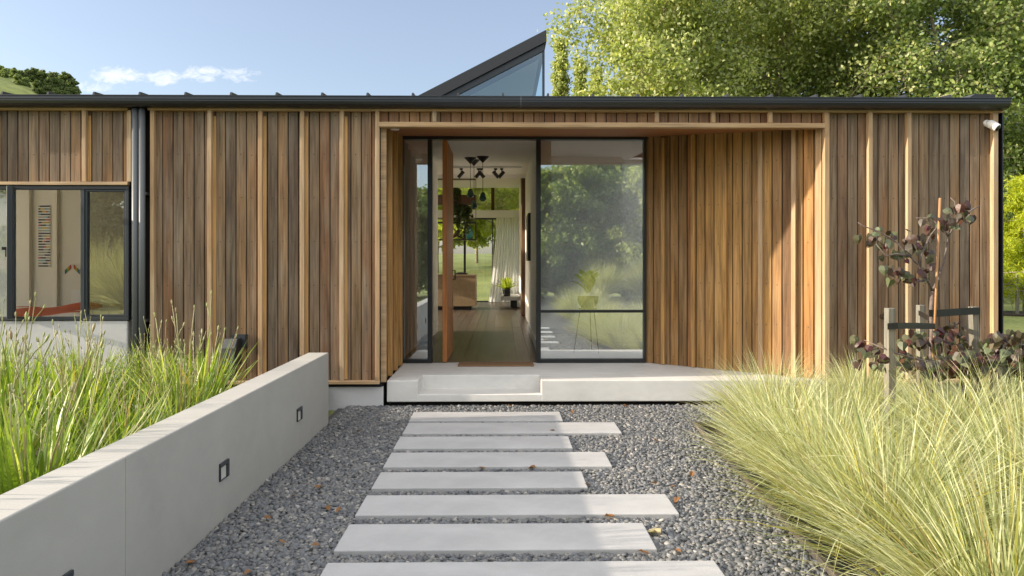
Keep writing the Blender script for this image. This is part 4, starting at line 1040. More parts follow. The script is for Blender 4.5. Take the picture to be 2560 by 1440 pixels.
# garden behind the viewer (mirrored in the glass)
G3 = 'garden trees and shrubs mirrored in the entry glass'
tD = make_tree('evergreen_tree', 'dense dark evergreen mirrored in the entry glass', G3, 131, 5.2, 2.1, .2, 40, 8, 110, .19, .11, 'hedgeleaf', .5, .35, lambda t: math.sin(math.pi * (.25 + .7 * t)) ** .6, .14)
tD.location = (2.2, -11, 0)
tE = make_tree('olive_tree', 'pale leafy tree mirrored at the right of the entry glass', G3, 132, 5.6, 2.2, .3, 40, 8, 110, .17, .10, 'poplar', .5, .45, None, .12)
tE.location = (6.2, -10.5, 0)
for i, (p, x, y, s_, lb) in enumerate([(tD, 4.4, -12.5, 1.12, 'tall evergreen mirrored in the middle of the entry glass'), (tD, -.6, -13, .85, 'low evergreen mirrored beside the door'), (tD, 8.8, -13, 1.2, 'evergreen mirrored at the far right of the glass'), (tD, -4, -14, .9, 'evergreen mirrored in the narrow side glass'), (tE, -7.5, -13, .95, 'pale tree mirrored in the narrow side glass'), (tD, -11, -12, 1.0, 'evergreen mirrored in the bedroom window'), (tE, 12, -12, 1.1, 'pale tree beyond the mirrored evergreens'), (tD, -15.5, -11, 1.0, 'evergreen behind the mirrored flax')]):
    copy_tree(p, (x, y, 0), i * 1.1, s_, lb)
for i, (x, y, s_) in enumerate([(3.4, -6.5, 1.5), (5.0, -7.0, 1.7), (-8.8, -2.2, 1.9), (-10.2, -3.4, 2.1), (1.9, -1.5, 1.1), (2.6, -3.2, 1.1)]):
    o = tproto[i % 3].copy(); C.objects.link(o); o.location = (x, y, .4 if s_ > 1.4 else 0); o.scale = (s_ * .8, s_ * .8, s_); o.rotation_euler = (0, 0, i)
    tag(o, ['flax clump mirrored low in the entry glass', 'larger flax clump mirrored beside it in the entry glass', 'spiky palm-like clump mirrored in the bedroom window', 'taller spiky clump mirrored in the bedroom window', 'tussock beside the path, behind the viewer', 'tussock further along the path, behind the viewer'][i], 'shrub')

# hill with trees at the left
hx0 = PX(40, 200)
hc = PX(70, 215)
def hill(X, Y):
    return np.clip(56.6 - 3.4 * ((X - hc) / 16) ** 2 * np.where(X > hc, 1, .45) - 14 * ((Y - 215) / 60) ** 2 + .5 * np.sin(X * .5) * np.sin(Y * .3), -2, 60)
grid_sheet('hill', hx0 - 90, hx0 + 40, 130, 300, 50, 50, hill, simple('hill_grass', (0.11, 0.15, 0.035), 0.95, noise=.4, nscale=.12) and 'lawn')
tH = make_tree('hill_tree', 'x', 'trees on the distant hill', 141, 7.0, 2.7, .3, 30, 6, 60, .55, .36, 'darkleaf', .75, .6, lambda t: (1 - t) ** .5 * (.55 + .6 * abs(math.sin(t * 7))) + .1, .25)
rs = np.random.RandomState(8)
spots = [(px, 213 + rs.rand() * 6, .62 + .22 * rs.rand()) for px in (-30, 0, 22, 46, 66, 84, 102, 118, 134, 150, 166, 180)] + [(px, 198 + rs.rand() * 4, .5 + .2 * rs.rand()) for px in (70, 88, 106, 124, 142, 158, 174, 188)] + [(px, 188 + rs.rand() * 4, .45 + .15 * rs.rand()) for px in (95, 118, 140, 160, 178)] + [(px, Y_, s2) for px, Y_, s2 in ((2, 196, .5), (20, 199, .42), (36, 194, .46), (52, 198, .44), (10, 190, .4), (44, 188, .42), (66, 190, .4), (28, 205, .5))]
for i, (px, Y, s_) in enumerate(spots):
    X = PX(px, Y); z = float(hill(np.array(X), Y)) - .6
    lb = 'dark tree on the crest of the distant hill' if i < 12 else 'dark tree on the face of the distant hill below the crest'
    if i >= 25: lb = 'pale green bushy tree low on the left flank of the distant hill'
    if i == 0: o = tH; o.location = (X, Y, z); o.scale = (s_,) * 3; o['label'] = lb
    elif i >= 25: recolour(copy_tree(tH, (X, Y, z), i * 1.9, s_, lb), 'hedgeleaf')
    else: copy_tree(tH, (X, Y, z), i * 1.9, s_, lb)

# ------------------------------------------------------------------ staked purple tree, shrub, stakes and ties
def heart_leaves(mb, rs, pts, size):
    for c in pts:
        c = Vector(c); s_ = size * rs.uniform(.6, 1.25)
        nrm = Vector((rs.randn() * .6 - .2, -1 + rs.randn() * .5, .35 + rs.randn() * .5)).normalized()
        tip = Vector((rs.randn() * .5, rs.randn() * .3, -1)); tip = (tip - nrm * tip.dot(nrm)).normalized(); sd_ = nrm.cross(tip)
        cu = rs.uniform(-.1, .5)
        sh = [(0, 0), (.28, -.12), (.48, .08), (.5, .32), (.3, .68), (0, 1.0), (-.3, .68), (-.5, .32), (-.48, .08), (-.28, -.12)]
        fold = rs.uniform(-.1, .9)
        V = [c + sd_ * (a * s_) + tip * (b * s_) - nrm * (abs(a) * fold * s_ + cu * b * b * s_) for a, b in sh]
        V.append(c + tip * (.45 * s_))
        m_ = 10
        mb.add(V, [(m_, i, (i + 1) % 10) for i in range(10)])
def P3(px, py, Y): return Vector((PX(px, Y), Y, PZ(px, py, Y)))
TY = 5.25
base = P3(2325, 1000, TY); base.z = 0
ptree = thing('redbud_sapling', 'young staked tree with heart-shaped purple and green leaves in front of the cladding', 'tree', tuple(base))
def Q(px, py, dy=0): return P3(px, py, TY + dy)
mb = MB()
fork = Q(2331, 728)
mb.tube([base, Q(2328, 900), Q(2330, 820), Q(2328, 770), fork], [.02, .018, .017, .015, .014], 8)
br = [[fork, Q(2345, 700, .02), Q(2360, 655, .05), Q(2372, 590, .06), Q(2385, 565, .05), Q(2420, 530, 0)],
      [fork, Q(2318, 700, -.05), Q(2300, 668, -.1), Q(2275, 640, -.12), Q(2240, 605, -.1), Q(2200, 580, -.12), Q(2160, 566, -.1), Q(2145, 556, -.1)],
      [Q(2300, 668, -.1), Q(2302, 640, -.1), Q(2325, 590, -.05), Q(2350, 560, 0), Q(2390, 530, .02)],
      [Q(2275, 640, -.12), Q(2240, 635, -.15), Q(2215, 640, -.15), Q(2190, 610, -.15)],
      [Q(2372, 590, .06), Q(2350, 570, .1), Q(2330, 545, .12), Q(2290, 545, .1)],
      [Q(2385, 565, .05), Q(2400, 545, .02), Q(2430, 525, 0), Q(2450, 514, 0)],
      [Q(2318, 700, -.05), Q(2290, 705, -.08), Q(2250, 690, -.1)],
      [Q(2390, 530, .02), Q(2388, 505, .02), Q(2376, 494, .02)],
      [Q(2330, 830), Q(2345, 850, -.05), Q(2355, 865, -.06), Q(2352, 890, -.06), Q(2362, 840, -.05)]]
for b in br: mb.tube(b, [.009 * (1 - .8 * k / (len(b) - 1)) + .0015 for k in range(len(b))], 6)
mb.build('trunk', 'twig', ptree, smooth=True)
rs = np.random.RandomState(77)
pts = []
for (cx, cy, rx_, ry_, n) in ((2392, 528, 46, 34, 20), (2330, 560, 48, 34, 17), (2200, 585, 45, 26, 13), (2250, 610, 48, 42, 14), (2300, 640, 40, 42, 15), (2230, 650, 32, 26, 8), (2260, 695, 40, 22, 10), (2290, 690, 30, 18, 7), (2290, 600, 32, 24, 8), (2320, 838, 60, 26, 26), (2390, 840, 30, 40, 22), (2280, 845, 34, 20, 12), (2300, 895, 70, 26, 26), (2150, 590, 12, 8, 3), (2205, 790, 12, 8, 1)):
    for _ in range(n):
        a = rs.rand() * 6.283; q = math.sqrt(rs.rand())
        pts.append(P3(cx + rx_ * q * math.cos(a), cy + ry_ * q * math.sin(a), TY + rs.uniform(-.16, .14)))
mb = MB(); heart_leaves(mb, rs, pts, .066); mb.build('crown', 'purple', ptree)

sb0 = P3(2470, 960, 5.0); sb0.z = 0
pshrub = thing('purple_shrub', 'low sprawling purple-leaved shrub lying over the tussocks at the right edge', 'shrub', tuple(sb0))
mb = MB()
TQ = lambda px, py, dy=0: P3(px, py, 5.0 + dy)
for b in ([sb0, TQ(2440, 940), TQ(2500, 890), TQ(2570, 850), TQ(2640, 830)], [sb0, TQ(2400, 940), TQ(2360, 910, -.1), TQ(2300, 900, -.1), TQ(2230, 880, -.1), TQ(2160, 850, 0)], [sb0, TQ(2480, 930), TQ(2540, 920), TQ(2640, 900)], [TQ(2500, 890), TQ(2520, 850), TQ(2545, 825)]):
    mb.tube(b, [.012 * (1 - .8 * k / (len(b) - 1)) + .001 for k in range(len(b))], 6)
mb.build('stem', 'twig', pshrub, smooth=True)
pts = []
for (cx, cy, rx_, ry_, n) in ((2520, 860, 60, 35, 70), (2450, 900, 70, 30, 70), (2540, 905, 70, 35, 70), (2400, 905, 60, 28, 44), (2340, 915, 50, 25, 30), (2600, 870, 60, 60, 50), (2180, 865, 40, 18, 10), (2220, 905, 40, 15, 14), (2140, 845, 10, 8, 3), (2145, 900, 14, 8, 3)):
    for _ in range(n):
        a = rs.rand() * 6.283; q = math.sqrt(rs.rand()); pts.append(P3(cx + rx_ * q * math.cos(a), cy + ry_ * q * math.sin(a), 5.0 + rs.uniform(-.25, .25)))
mb = MB(); heart_leaves(mb, rs, pts, .064); mb.build('leaves', 'purple', pshrub)

def stake(px0, px1, pyt, Y, lean, label):
    xa, xb = PX(px0, Y), PX(px1, Y); zt_ = PZ(px0, pyt, Y); w_ = xb - xa
    mb = MB(); mb.hexa([(xa - lean, Y, -.1), (xb - lean, Y, -.1), (xb - lean, Y + w_, -.1), (xa - lean, Y + w_, -.1), (xa, Y, zt_), (xb, Y, zt_), (xb, Y + w_, zt_), (xa, Y + w_, zt_)])
    return tag(mb.build('wooden_stake', 'stake', None, bevel=.003, seg=1, loc=((xa + xb) / 2, Y, 0)), label, 'stake', 'square wooden stakes round the sapling')
stake(2221, 2241, 771, 4.9, 0.0, 'pale square stake left of the sapling, rising from the tussocks')
stake(2431, 2448, 767, 5.35, -.04, 'pale leaning stake right of the sapling')
stake(2299, 2315, 763, 5.75, 0.0, 'pale stake just behind the sapling trunk, tied with brown webbing')
mb = MB(); mb.tube([P3(2332, 930, 5.2) * 1, P3(2350, 495, 5.2)], .009, 8)
mb.v = [v for v in mb.v]; tag(mb.build('bamboo_cane', 'cane', None, smooth=True, loc=tuple(P3(2332, 930, 5.2))), 'thin orange cane standing upright beside the sapling trunk', 'cane')
def band(pts, hgt, th, label):
    mb = MB()
    for a, b in zip(pts[:-1], pts[1:]):
        d = (b - a); n2 = Vector((-d.y, d.x, 0)).normalized() * th
        mb.hexa([a - n2, b - n2, b + n2, a + n2] + [v + Vector((0, 0, hgt)) for v in (a - n2, b - n2, b + n2, a + n2)])
    return tag(mb.build('tree_tie', 'tie', None, loc=tuple(pts[0])), label, 'tree tie', 'black ties holding the sapling')
band([P3(2219, 824, 4.89), P3(2243, 822, 4.88), P3(2290, 822, 5.05), P3(2338, 823, 5.2)], .045, .003, 'black strap from the left stake to the sapling, the lowest of the ties')
band([P3(2322, 792, 5.22), P3(2345, 792, 5.24), P3(2400, 788, 5.3), P3(2449, 786, 5.335)], .055, .003, 'wide black strap from the sapling to the right stake')
band([P3(2297, 788, 5.74), P3(2318, 800, 5.5), P3(2330, 806, 5.28)], .04, .003, 'short dark strap from the stake behind to the sapling trunk')

# ------------------------------------------------------------------ fixtures on the facade
c = P3(2473, 311, BY)
sc_ = thing('security_camera', 'small white dome-ended security camera under the gutter at the house end', 'camera', tuple(c))
mb = MB(); mb.tube([c + Vector((-.03, 0, .01)), c + Vector((-.03, -.012, .01))], .035, 18); mb.build('mount', 'white_plastic', sc_, smooth=False)
a = c + Vector((-.028, -.02, .012)); b = c + Vector((.018, -.095, -.055)); d = (b - a).normalized()
mb = MB(); mb.tube([a - d * .005, a, a + d * .02, a + d * .07, b, b + d * .004], [.02, .034, .042, .043, .04, .036], 18); mb.build('body', 'white_plastic', sc_, smooth=True)
mb = MB(); mb.tube([b + d * .003, b + d * .012, b + d * .014], [.034, .03, .01], 16); mb.build('lens', 'black', sc_, smooth=True)

SY = 6.84
xs0, xs1 = PX(558, SY), PX(592, SY); zt_, zm, zbt = PZ(570, 848, SY), PZ(570, 872, SY - .04), PZ(570, 916, SY - .04)
spk = thing('outdoor_speaker', 'dark grey wedge-topped outdoor speaker on the wall behind the irises', 'speaker', ((xs0 + xs1) / 2, 6.95, zbt))
mb = MB(); pr = [(6.97, zbt), (6.80, zbt), (6.80, zm), (6.87, zt_), (6.97, zt_)]
mb.add([(xs0, y, z) for y, z in pr] + [(xs1, y, z) for y, z in pr], [(0, 1, 2, 3, 4), (9, 8, 7, 6, 5)] + [(i, 5 + i, 5 + (i + 1) % 5, (i + 1) % 5) for i in range(5)])
mb.build('cabinet', 'black', spk, bevel=.006)
mb = MB(); mb.hexa([(xs0 + .008, 6.7955, zbt + .01), (xs1 - .008, 6.7955, zbt + .01), (xs1 - .008, 6.799, zbt + .01), (xs0 + .008, 6.799, zbt + .01), (xs0 + .008, 6.7955, zm - .004), (xs1 - .008, 6.7955, zm - .004), (xs1 - .008, 6.799, zm - .004), (xs0 + .008, 6.799, zm - .004)])
mb.hexa([(xs0 + .008, 6.797, zm + .002), (xs1 - .008, 6.797, zm + .002), (xs1 - .008, 6.804, zm), (xs0 + .008, 6.804, zm), (xs0 + .008, 6.865, zt_ + .002), (xs1 - .008, 6.865, zt_ + .002), (xs1 - .008, 6.872, zt_ - .002), (xs0 + .008, 6.872, zt_ - .002)])
mb.build('grille', 'speaker', spk)
mb = MB(); mb.box(xs0 + .03, xs1 + .03, 6.975, BY - .001, zt_ - .1, zt_ + .03); mb.build('bracket', 'frame', spk)

# ------------------------------------------------------------------ inside: hall
def pendant(px, pyc, pyb, Y, label):
    zc, zb_ = PZ(px, pyc, Y), PZ(px, pyb, Y); x = PX(px, Y); zc = CZ(Y)
    t_ = thing('pendant_light', label, 'pendant light', (x, Y, zb_), 'three pendant lights hanging in the hall')
    mb = MB(); mb.lathe([(.006, -.105), (.098, -.012), (.098, 0)], (x, Y, zc), 20); mb.build('canopy', 'black', t_, smooth=False)
    mb = MB(); mb.tube([(x, Y, zc - .10), (x, Y, zb_ + .12)], .004, 6); mb.build('cord', 'black', t_)
    mb = MB(); mb.lathe([(.012, .12), (.03, .11), (.034, .10), (.056, .02), (.055, 0), (.04, -.018), (.018, -.028), (.003, -.03)], (x, Y, zb_), 20); mb.build('lamp_shade', 'green_glass', t_, smooth=True)
pendant(1176, 350, 490, 11.2, 'green glass pendant lamp hanging highest to the left of the hall')
pendant(1185, 350, 519, 11.6, 'green glass pendant lamp hanging lowest of the three')
pendant(1207, 350, 499, 11.0, 'green glass pendant lamp hanging nearest the curtain')
trk = thing('light_track', 'pale ceiling track carrying the black spotlights in the hall', 'light track', (0, 13.0, CZ(13)))
mb = MB(); mb.box(PX(1120, 13), PX(1305, 13), 12.98, 13.02, CZ(13) - .035, CZ(13) - .002); mb.build('rail', 'white_plastic', trk)
for px, sg, lb in ((1153, -1, 'single black spotlight left of the pendant cords'), (1196, -1, 'black spotlight between the pendant cords'), (1203, 1, 'black spotlight tilted towards the curtain, right of the middle cord'), (1239, 1, 'black spotlight tilted right, left one of the pair by the wall'), (1254, -1, 'black spotlight tilted left, right one of the pair by the wall')):
    x = PX(px, 13); z = CZ(13) - .04
    s_ = thing('spotlight', lb, 'spotlight', (x, 13, z), 'black spotlights on the ceiling track')
    mb = MB(); mb.box(x - .03, x + .03, 12.985, 13.015, z - .03, z); mb.box(x - .008, x + .008, 12.99, 13.01, z - .1, z - .03); mb.build('mount', 'black', s_)
    mb = MB(); mb.tube([(x - sg * .045, 13, z - .06), (x + sg * .055, 13, z - .175)], .034, 14); mb.build('barrel', 'black', s_)
IY = 17.7
ixl, ixr = -2.9, PX(1189, IY); izt = PZ(1150, 688, IY)
isl = thing('kitchen_island', 'plain timber-fronted kitchen island seen past the open door', 'kitchen island', (ixr - .8, IY, FZ))
mb = MB(); mb.box(ixl, ixr, IY, IY + .9, FZ + .1, izt - .02); mb.build('cabinet', 'ply', isl, bevel=.003)
mb = MB(); mb.box(ixl + .05, ixr - .12, IY + .08, IY + .85, FZ + .001, FZ + .098); mb.build('toe_kick', 'black', isl)
mb = MB(); mb.box(ixl - .02, ixr + .01, IY - .02, IY + .92, izt - .018, izt + .012); mb.build('benchtop', 'ply', isl, bevel=.003)
mb = MB(); x0, x1 = PX(1140, IY + .3), PX(1168, IY + .3); mb.box(x0, x1, IY + .2, IY + .6, izt + .013, izt + .05); mb.box(x0 + .04, x1 - .04, IY + .25, IY + .5, izt + .05, izt + .07)
tag(mb.build('cooktop_tray', 'black', None, bevel=.008, loc=((x0 + x1) / 2, IY + .3, izt)), 'low black tray lying on top of the kitchen island', 'tray')
# bulkhead and hanging shelf over the island
KY2 = 16.8
mb = MB(); mb.hexa([(-3, KY2, PZ(1150, 441, KY2)), (PX(1189, KY2), KY2, PZ(1150, 441, KY2)), (PX(1189, KY2), KY2 + .5, PZ(1150, 441, KY2)), (-3, KY2 + .5, PZ(1150, 441, KY2)),
                    (-3, KY2, CZ(KY2) - .01), (PX(1189, KY2), KY2, CZ(KY2) - .01), (PX(1189, KY2), KY2 + .5, CZ(KY2 + .5) - .01), (-3, KY2 + .5, CZ(KY2 + .5) - .01)])
mb.build('bulkhead', 'dark_wood', house)
sh = thing('hanging_shelf', 'dark timber and black wire shelf hanging above the kitchen island', 'shelf', (PX(1150, KY2), KY2, PZ(1150, 600, KY2)))
mb = MB(); mb.box(-2.8, PX(1188, KY2), KY2, KY2 + .35, PZ(1150, 510, KY2), PZ(1150, 487, KY2)); mb.build('box_shelf', 'dark_wood', sh)
mb = MB(); x0, x1 = -2.8, PX(1189, KY2); za, zb_ = PZ(1150, 599, KY2), PZ(1150, 556, KY2)
for y in (KY2, KY2 + .33):
    for z in (za, zb_): mb.box(x0, x1, y - .01, y + .01, z - .012, z + .012)
    for x in (x0, x1): mb.box(x - .01, x + .01, y - .01, y + .01, za, zb_); mb.box(x - .003, x + .003, y - .003, y + .003, zb_, CZ(KY2) - .02)
mb.build('wire_frame', 'black_metal', sh)
mb = MB(); mb.box(x0, x1, KY2 + .012, KY2 + .318, za - .01, za + .006); mb.box(x0, x1, KY2 + .012, KY2 + .318, zb_ + .4 * (PZ(1150, 530, KY2) - zb_), zb_ + .4 * (PZ(1150, 530, KY2) - zb_) + .015); mb.build('shelf_board', 'ply', sh)
def leafy(name, label, c, n, L, W, spread, m, group=None, pot=None, up=.0, droop=0, seed=1, cat='plant'):
    rs = np.random.RandomState(seed); t_ = thing(name, label, cat, tuple(c), group)
    v, f = blades(rs, n, (L * .6, L), W, spread, (.15, 1.1), (.2, 1.4 + droop), 6)
    zoff = 0.0
    if pot:
        pr_, ph = pot
        mb = MB(); mb.lathe([(pr_ * .75, 0), (pr_, ph), (pr_ * .9, ph), (pr_ * .85, ph - .02)], c, 18); mb.build('pot', 'pot', t_, smooth=False); zoff = ph - .02
    o = fast_mesh('leaves', v + np.array([0, 0, zoff]), f, m, t_)
    return t_
cpl = P3(1180, 597, KY2 + .15)
t_ = thing('pineapple_ornament', 'teal pineapple-shaped ornament on the hanging shelf', 'ornament', (PX(1174, KY2 + .15), KY2 + .15, za + .008))
mb = MB(); mb.lathe([(.03, 0), (.07, .02), (.095, .10), (.09, .19), (.06, .26), (.03, .28)], ORIGIN[t_.name], 14); mb.build('body', 'teal', t_, smooth=True)
v, f = blades(np.random.RandomState(2), 16, (.1, .17), .03, .02, (.05, .7), (0, .5), 4); fast_mesh('leaves', v + np.array([0, 0, .27]), f, 'teal', t_)
# trailing plant on the shelf
def trailing(label, px, py, Y, n, drop, seed):
    rs = np.random.RandomState(seed); c = P3(px, py, Y); t_ = thing('trailing_plant', label, 'plant', tuple(c), 'trailing plants on the kitchen shelf')
    P = []
    mb = MB()
    for i in range(n):
        a = rs.rand() * 6.28; r = rs.uniform(.05, .2); L_ = drop * rs.uniform(.3, 1); pts = []
        for k in range(8):
            f_ = k / 7; q = c + Vector((math.cos(a) * r * min(1, f_ * 3), math.sin(a) * r * min(1, f_ * 3), .1 * math.sin(f_ * 3) - L_ * f_ ** 1.5)); pts.append(q)
            for _ in range(5): P.append(tuple(q - c + Vector(unit(rs, 1)[0]) * .04))
        mb.tube(pts, .004, 4)
    mb.build('stem', 'twig', t_); v, f = leaf_quads(rs, np.array(P), .085, .05, .3); fast_mesh('leaves', v, f, 'houseplant_dark', t_)
    return t_
trailing('green fern trailing from the top of the hanging shelf', 1163, 520, KY2 + .1, 26, .75, 5)
trailing('dark leafy plant spilling beside the door edge above the shelf', 1132, 478, KY2 + .05, 30, .8, 6)
# figure ornament lying on the shelf (plain reclining silhouette)
mb = MB(); q = lambda px, py: P3(px, py, KY2 + .1)
mb.tube([q(1128, 594), q(1136, 590), q(1142, 580), q(1146, 574)], [.03, .045, .04, .02], 8); mb.tube([q(1139, 586), q(1150, 592), q(1161, 598)], [.025, .02, .012], 7); mb.tube([q(1141, 579), q(1134, 572), q(1130, 568)], [.02, .015, .01], 6); mb.tube([q(1143, 583), q(1148, 577), q(1150, 573)], .018, 6)
tag(mb.build('reclining_ornament', 'dark_wood', None, smooth=True, loc=tuple(q(1140, 598))), 'small brown reclining figure ornament on the hanging shelf', 'ornament')
# curtain
def curtain(px0t, px1t, px0b, px1b, zt_, zb_, Y):
    n, m = 90, 14; V = []; Fq = []
    rs = np.random.RandomState(3)
    for j in range(m + 1):
        f_ = j / m
        for i in range(n + 1):
            u_ = i / n; a = PX(px0t + (px0b - px0t) * f_ ** 1.6, Y); b = PX(px1t + (px1b - px1t) * f_, Y)
            x = a + (b - a) * u_; y = Y + .05 * math.sin(u_ * 62 + .6 * math.sin(f_ * 2)) * (.6 + .5 * f_) + .02 * math.sin(u_ * 23)
            V.append((x, y, zt_ + (zb_ - zt_) * f_))
    for j in range(m):
        for i in range(n): a = j * (n + 1) + i; Fq.append((a, a + 1, a + n + 2, a + n + 1))
    o = fast_mesh('curtain', np.array(V), np.array(Fq), 'curtain', smooth=True); return o
tag(curtain(1241, 1298, 1222, 1299, zb0 - .01, FZ + .01, 21.2), 'white floor-length curtain gathered at the right of the far glass doors', 'curtain')
# bench with plant by the curtain
BYY = 18.6
xb0, xb1 = PX(1252, BYY), .5; zb_ = PZ(1270, 742, BYY)
bn = thing('hearth_bench', 'low floating grey bench along the hall wall by the curtain', 'bench', ((xb0 + xb1) / 2, BYY, FZ))
mb = MB(); mb.box(xb0, xb1, BYY, BYY + 1.6, zb_ - .1, zb_); mb.build('top', 'plinth', bn, bevel=.004)
mb = MB(); mb.box(PX(1277, BYY), PX(1293, BYY), BYY + .2, BYY + 1.3, FZ, zb_ - .101); mb.build('base', 'black', bn)
leafy('strappy_plant', 'strappy green plant in a black pot on the low bench', (PX(1267, BYY + .3), BYY + .3, zb_), 60, .5, .05, .05, 'houseplant', None, (.12, .2), seed=9)
# wall frame
mb = MB(); ya, yb = 11.9, 13.2; za_, zb2 = PZ(1320, 652, 12.0), PZ(1320, 536, 12.0)
pf = thing('picture_frame', 'thin black frame hanging on the white hall wall', 'picture frame', (HXR - .02, 12.3, za_))
mb = MB(); mb.box(HXR - .045, HXR - .001, 11.6, 12.5, za_, zb2); mb.build('frame', 'black', pf, bevel=.003)
mb = MB(); mb.box(HXR - .048, HXR - .0455, 11.63, 12.47, za_ + .03, zb2 - .03); mb.build('print', 'speaker', pf)
# plant on a wire stand behind the big pane
PYY = 9.3
pc = P3(1470, 770, PYY)
pst = thing('plant_stand', 'thin wire plant stand behind the big entry pane', 'plant stand', (pc.x, PYY, FZ))
mb = MB(); zr = pc.z - .01
for k in range(3):
    a = 1.2 + k * 2.094; mb.tube([(pc.x + .11 * math.cos(a), PYY + .11 * math.sin(a), zr), (pc.x + .2 * math.cos(a), PYY + .2 * math.sin(a), FZ)], .006, 6)
mb.build('leg', 'black', pst)
mb = MB(); mb.tube([(pc.x + .12 * math.cos(a * .3927), PYY + .12 * math.sin(a * .3927), zr) for a in range(17)], .006, 6); mb.lathe([(.12, -.006), (.12, -.001)], (pc.x, PYY, zr), 16); mb.build('ring', 'black', pst)
bl = thing('broadleaf_plant', 'broad-leaved green plant in a dark pot on the wire stand behind the big pane', 'plant', (pc.x, PYY, pc.z))
mb = MB(); mb.lathe([(.09, 0), (.14, .08), (.15, .16), (.14, .16), (.13, .13)], (pc.x, PYY, pc.z), 20); mb.build('pot', 'pot', bl, smooth=True)
rs = np.random.RandomState(12); VV, FF_ = [], []
mb = MB()
for i in range(17):
    a = i * 2.4; th = .08 + .5 * rs.rand(); L_ = rs.uniform(.2, .34); o_ = Vector((0, 0, .15)); ns = 6
    d0 = Vector((math.cos(a), math.sin(a), 0)); s_ = Vector((-math.sin(a), math.cos(a), 0)); p = o_; ang = th * .4
    L0 = []
    pts = [p + d0 * math.sin(ang) * 0 for _ in range(1)]
    stem = rs.uniform(.04, .22); q = p + Vector((d0.x * math.sin(ang), d0.y * math.sin(ang), math.cos(ang))) * stem
    rings = []
    for k in range(ns + 1):
        f_ = k / ns; w_ = .06 * math.sin(math.pi * min(1, .08 + f_ * .92)) ** .8
        rings.append((q - s_ * w_ + Vector((0, 0, .25 * w_)), q, q + s_ * w_ + Vector((0, 0, .25 * w_))))
        ang2 = th + f_ * 1.0; q = q + Vector((d0.x * math.sin(ang2), d0.y * math.sin(ang2), math.cos(ang2))) * L_ / ns
    cc = Vector((pc.x, PYY, pc.z))
    mb.add([cc + v for r_ in rings for v in r_], [(3 * k + j, 3 * k + j + 1, 3 * k + j + 4, 3 * k + j + 3) for k in range(ns) for j in range(2)])
mb.build('leaves', 'houseplant', bl, smooth=True)

# ------------------------------------------------------------------ inside: bedroom
WYB = byb - .003
x0, x1 = PX(97, WYB), PX(127, WYB); z0, z1 = PZ(100, 668, WYB), PZ(100, 512, WYB)
wa = thing('wall_hanging', 'tall narrow wall hanging of small coloured strips on the bedroom wall', 'wall art', ((x0 + x1) / 2, WYB, z0))
mb = MB(); mb.box(x0, x1, WYB - .006, WYB, z0, z1); mb.build('backing', 'white', wa)
mb = MB(); rs = np.random.RandomState(4); nrow = 23
for i in range(nrow):
    za_ = z0 + (z1 - z0) * (i + .18) / nrow; zb2 = z0 + (z1 - z0) * (i + .72) / nrow; x = x0
    while x < x1 - .005:
        e = min(x1, x + rs.uniform(.02, .09)); mb.box(x, e - .001, WYB - .010, WYB - .0065, za_, zb2); x = e
mb.build('colour_strips', 'strips', wa)
rb = thing('rainbow_garland', 'small rainbow striped paper arch on the bedroom wall', 'wall decoration', (PX(182, WYB), WYB, PZ(180, 678, WYB)))
cols = [(0.45, 0.04, 0.03), (0.55, 0.25, 0.03), (0.5, 0.42, 0.05), (0.06, 0.25, 0.08), (0.04, 0.08, 0.35)]
for k, col in enumerate(cols):
    mb = MB()
    za_, zb2 = PZ(180, 676 - k * 0, WYB), PZ(180, 661, WYB)
    for sgn in (-1, 1):
        xc = PX(181, WYB); w_ = PX(198, WYB) - xc
        t0, t1 = k / 5, (k + 1) / 5 - .01
        xa, xb = xc + sgn * (.02 + w_ * t0 * .9), xc + sgn * (.02 + w_ * t1 * .9)
        zt0 = zb2 - (zb2 - za_) * t0; zt1 = zb2 - (zb2 - za_) * t1
        pts = [(xa, WYB - .004, zt0 - .06), (xb, WYB - .004, zt1 - .06), (xb, WYB - .004, zt1), (xa, WYB - .004, zt0)]
        if sgn < 0: pts = [pts[1], pts[0], pts[3], pts[2]]
        mb.hexa([pts[0], pts[1], (pts[1][0], WYB, pts[1][2]), (pts[0][0], WYB, pts[0][2]), pts[3], pts[2], (pts[2][0], WYB, pts[2][2]), (pts[3][0], WYB, pts[3][2])])
    mb.build('stripe', simple('rainbow_stripe', col, .7), rb)
mb = MB(); x0, x1 = PX(178, WYB), PX(206, WYB); mb.box(x0, x1, WYB - .003, WYB, PZ(190, 765, WYB), PZ(190, 725, WYB))
tag(mb.build('paper_drawing', 'white', None, loc=(x0, WYB, 1)), 'pale sheet of paper pinned to the bedroom wall above the bed', 'paper')
bed = thing('bed', 'bed with rumpled orange and white cover below the bedroom window', 'bed', (-5.2, 8.6, FZ))
mb = MB(); mb.box(-6.6, -3.0, 7.75, 9.7, FZ, .72); mb.build('base', 'white', bed, bevel=.01)
nx, ny = 60, 36
X, Y = np.meshgrid(np.linspace(-6.6, -3.0, nx), np.linspace(7.75, 9.7, ny))
Z = .90 + .035 * np.sin(X * 3.1 + 1.2 * np.sin(Y * 2.3)) + .02 * np.sin(Y * 6 + X * 2) + .012 * np.sin(X * 9 + Y * 5)
Z[0] = .72; Z[-1] = .72
i_ = np.arange(ny - 1)[:, None] * nx + np.arange(nx - 1)[None]
m, nt, n, l, b = mat('orange_white_cover')
wv = n.new('ShaderNodeTexNoise'); wv.inputs['Scale'].default_value = 1.3; wv.inputs['Detail'].default_value = 0; tc = n.new('ShaderNodeTexCoord'); l.new(tc.outputs['Object'], wv.inputs[0])
rp = n.new('ShaderNodeValToRGB'); rp.color_ramp.interpolation = 'CONSTANT'; l.new(wv.outputs[0], rp.inputs[0])
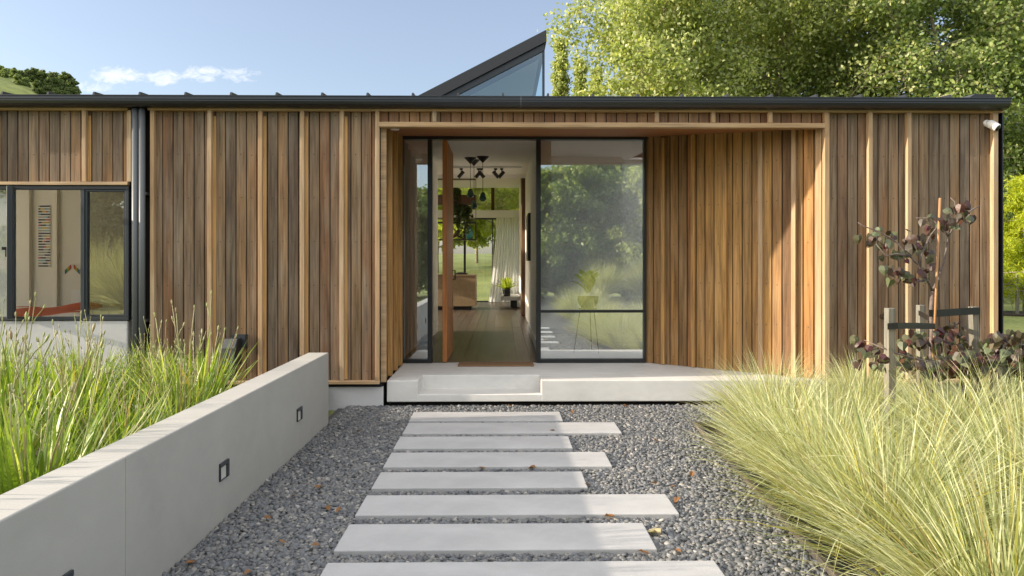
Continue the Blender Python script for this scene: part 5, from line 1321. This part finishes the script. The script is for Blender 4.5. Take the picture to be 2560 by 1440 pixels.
rp.color_ramp.elements[0].color = (.55, .12, .05, 1); rp.color_ramp.elements[1].position = .5; rp.color_ramp.elements[1].color = (.72, .66, .58, 1)
l.new(rp.outputs[0], b.inputs['Base Color']); b.inputs['Roughness'].default_value = .9; MT['cover'] = m
o = fast_mesh('bed_cover', np.stack([X + 5.2, Y - 8.6, Z - FZ], -1).reshape(-1, 3), np.stack([i_, i_ + 1, i_ + nx + 1, i_ + nx], -1).reshape(-1, 4), 'cover', bed, smooth=True)

# ------------------------------------------------------------------ fallen leaves
rs = np.random.RandomState(14)
def dry_leaf(px, py, size, m, label, z=.03, group='dry leaves fallen on the gravel'):
    c = PG(px, py, z); mb = MB(); a = rs.rand() * 6.28
    d = Vector((math.cos(a), math.sin(a), rs.uniform(-.1, .5))).normalized(); s_ = Vector((-math.sin(a), math.cos(a), rs.uniform(-.2, .4))).normalized(); up = Vector((0, 0, 1))
    V = [(-.5, 0, 0), (-.2, .28, .12), (.1, .34, .16), (.32, .2, .1), (.55, 0, .05), (.3, -.22, .16), (.05, -.34, .2), (-.22, -.26, .1), (0, 0, -.02)]
    cc = Vector(c) + up * .012
    mb.add([cc + d * (p * size) + s_ * (q * size) + up * (r_ * size * rs.uniform(.4, 1.6)) for p, q, r_ in V], [(8, i, (i + 1) % 8) for i in range(8)])
    return tag(mb.build('fallen_leaf', m, None, loc=c), label, 'leaf', group)
for px, py in ((768, 1162), (733, 1245), (797, 1222), (820, 1276), (846, 1280), (705, 1360), (790, 1368), (480, 1412), (620, 1438), (896, 1082), (668, 1300), (1205, 1174), (1330, 1173), (1470, 1216), (1635, 1213), (1680, 1220), (1692, 1255), (1380, 1080), (1430, 1033), (1565, 1018), (1275, 1017), (1695, 1383), (1610, 1387), (1730, 1190), (1640, 1105)):
    dry_leaf(px, py, rs.uniform(.04, .065), 'dryleaf', 'curled brown dry leaf lying on the grey gravel')
dry_leaf(1523, 1296, .075, 'dryleaf', 'larger orange-brown leaf in the gap between the sixth and seventh slabs')
dry_leaf(1635, 1335, .10, 'paleleaf', 'pale cream dry leaf by the end of the seventh slab')
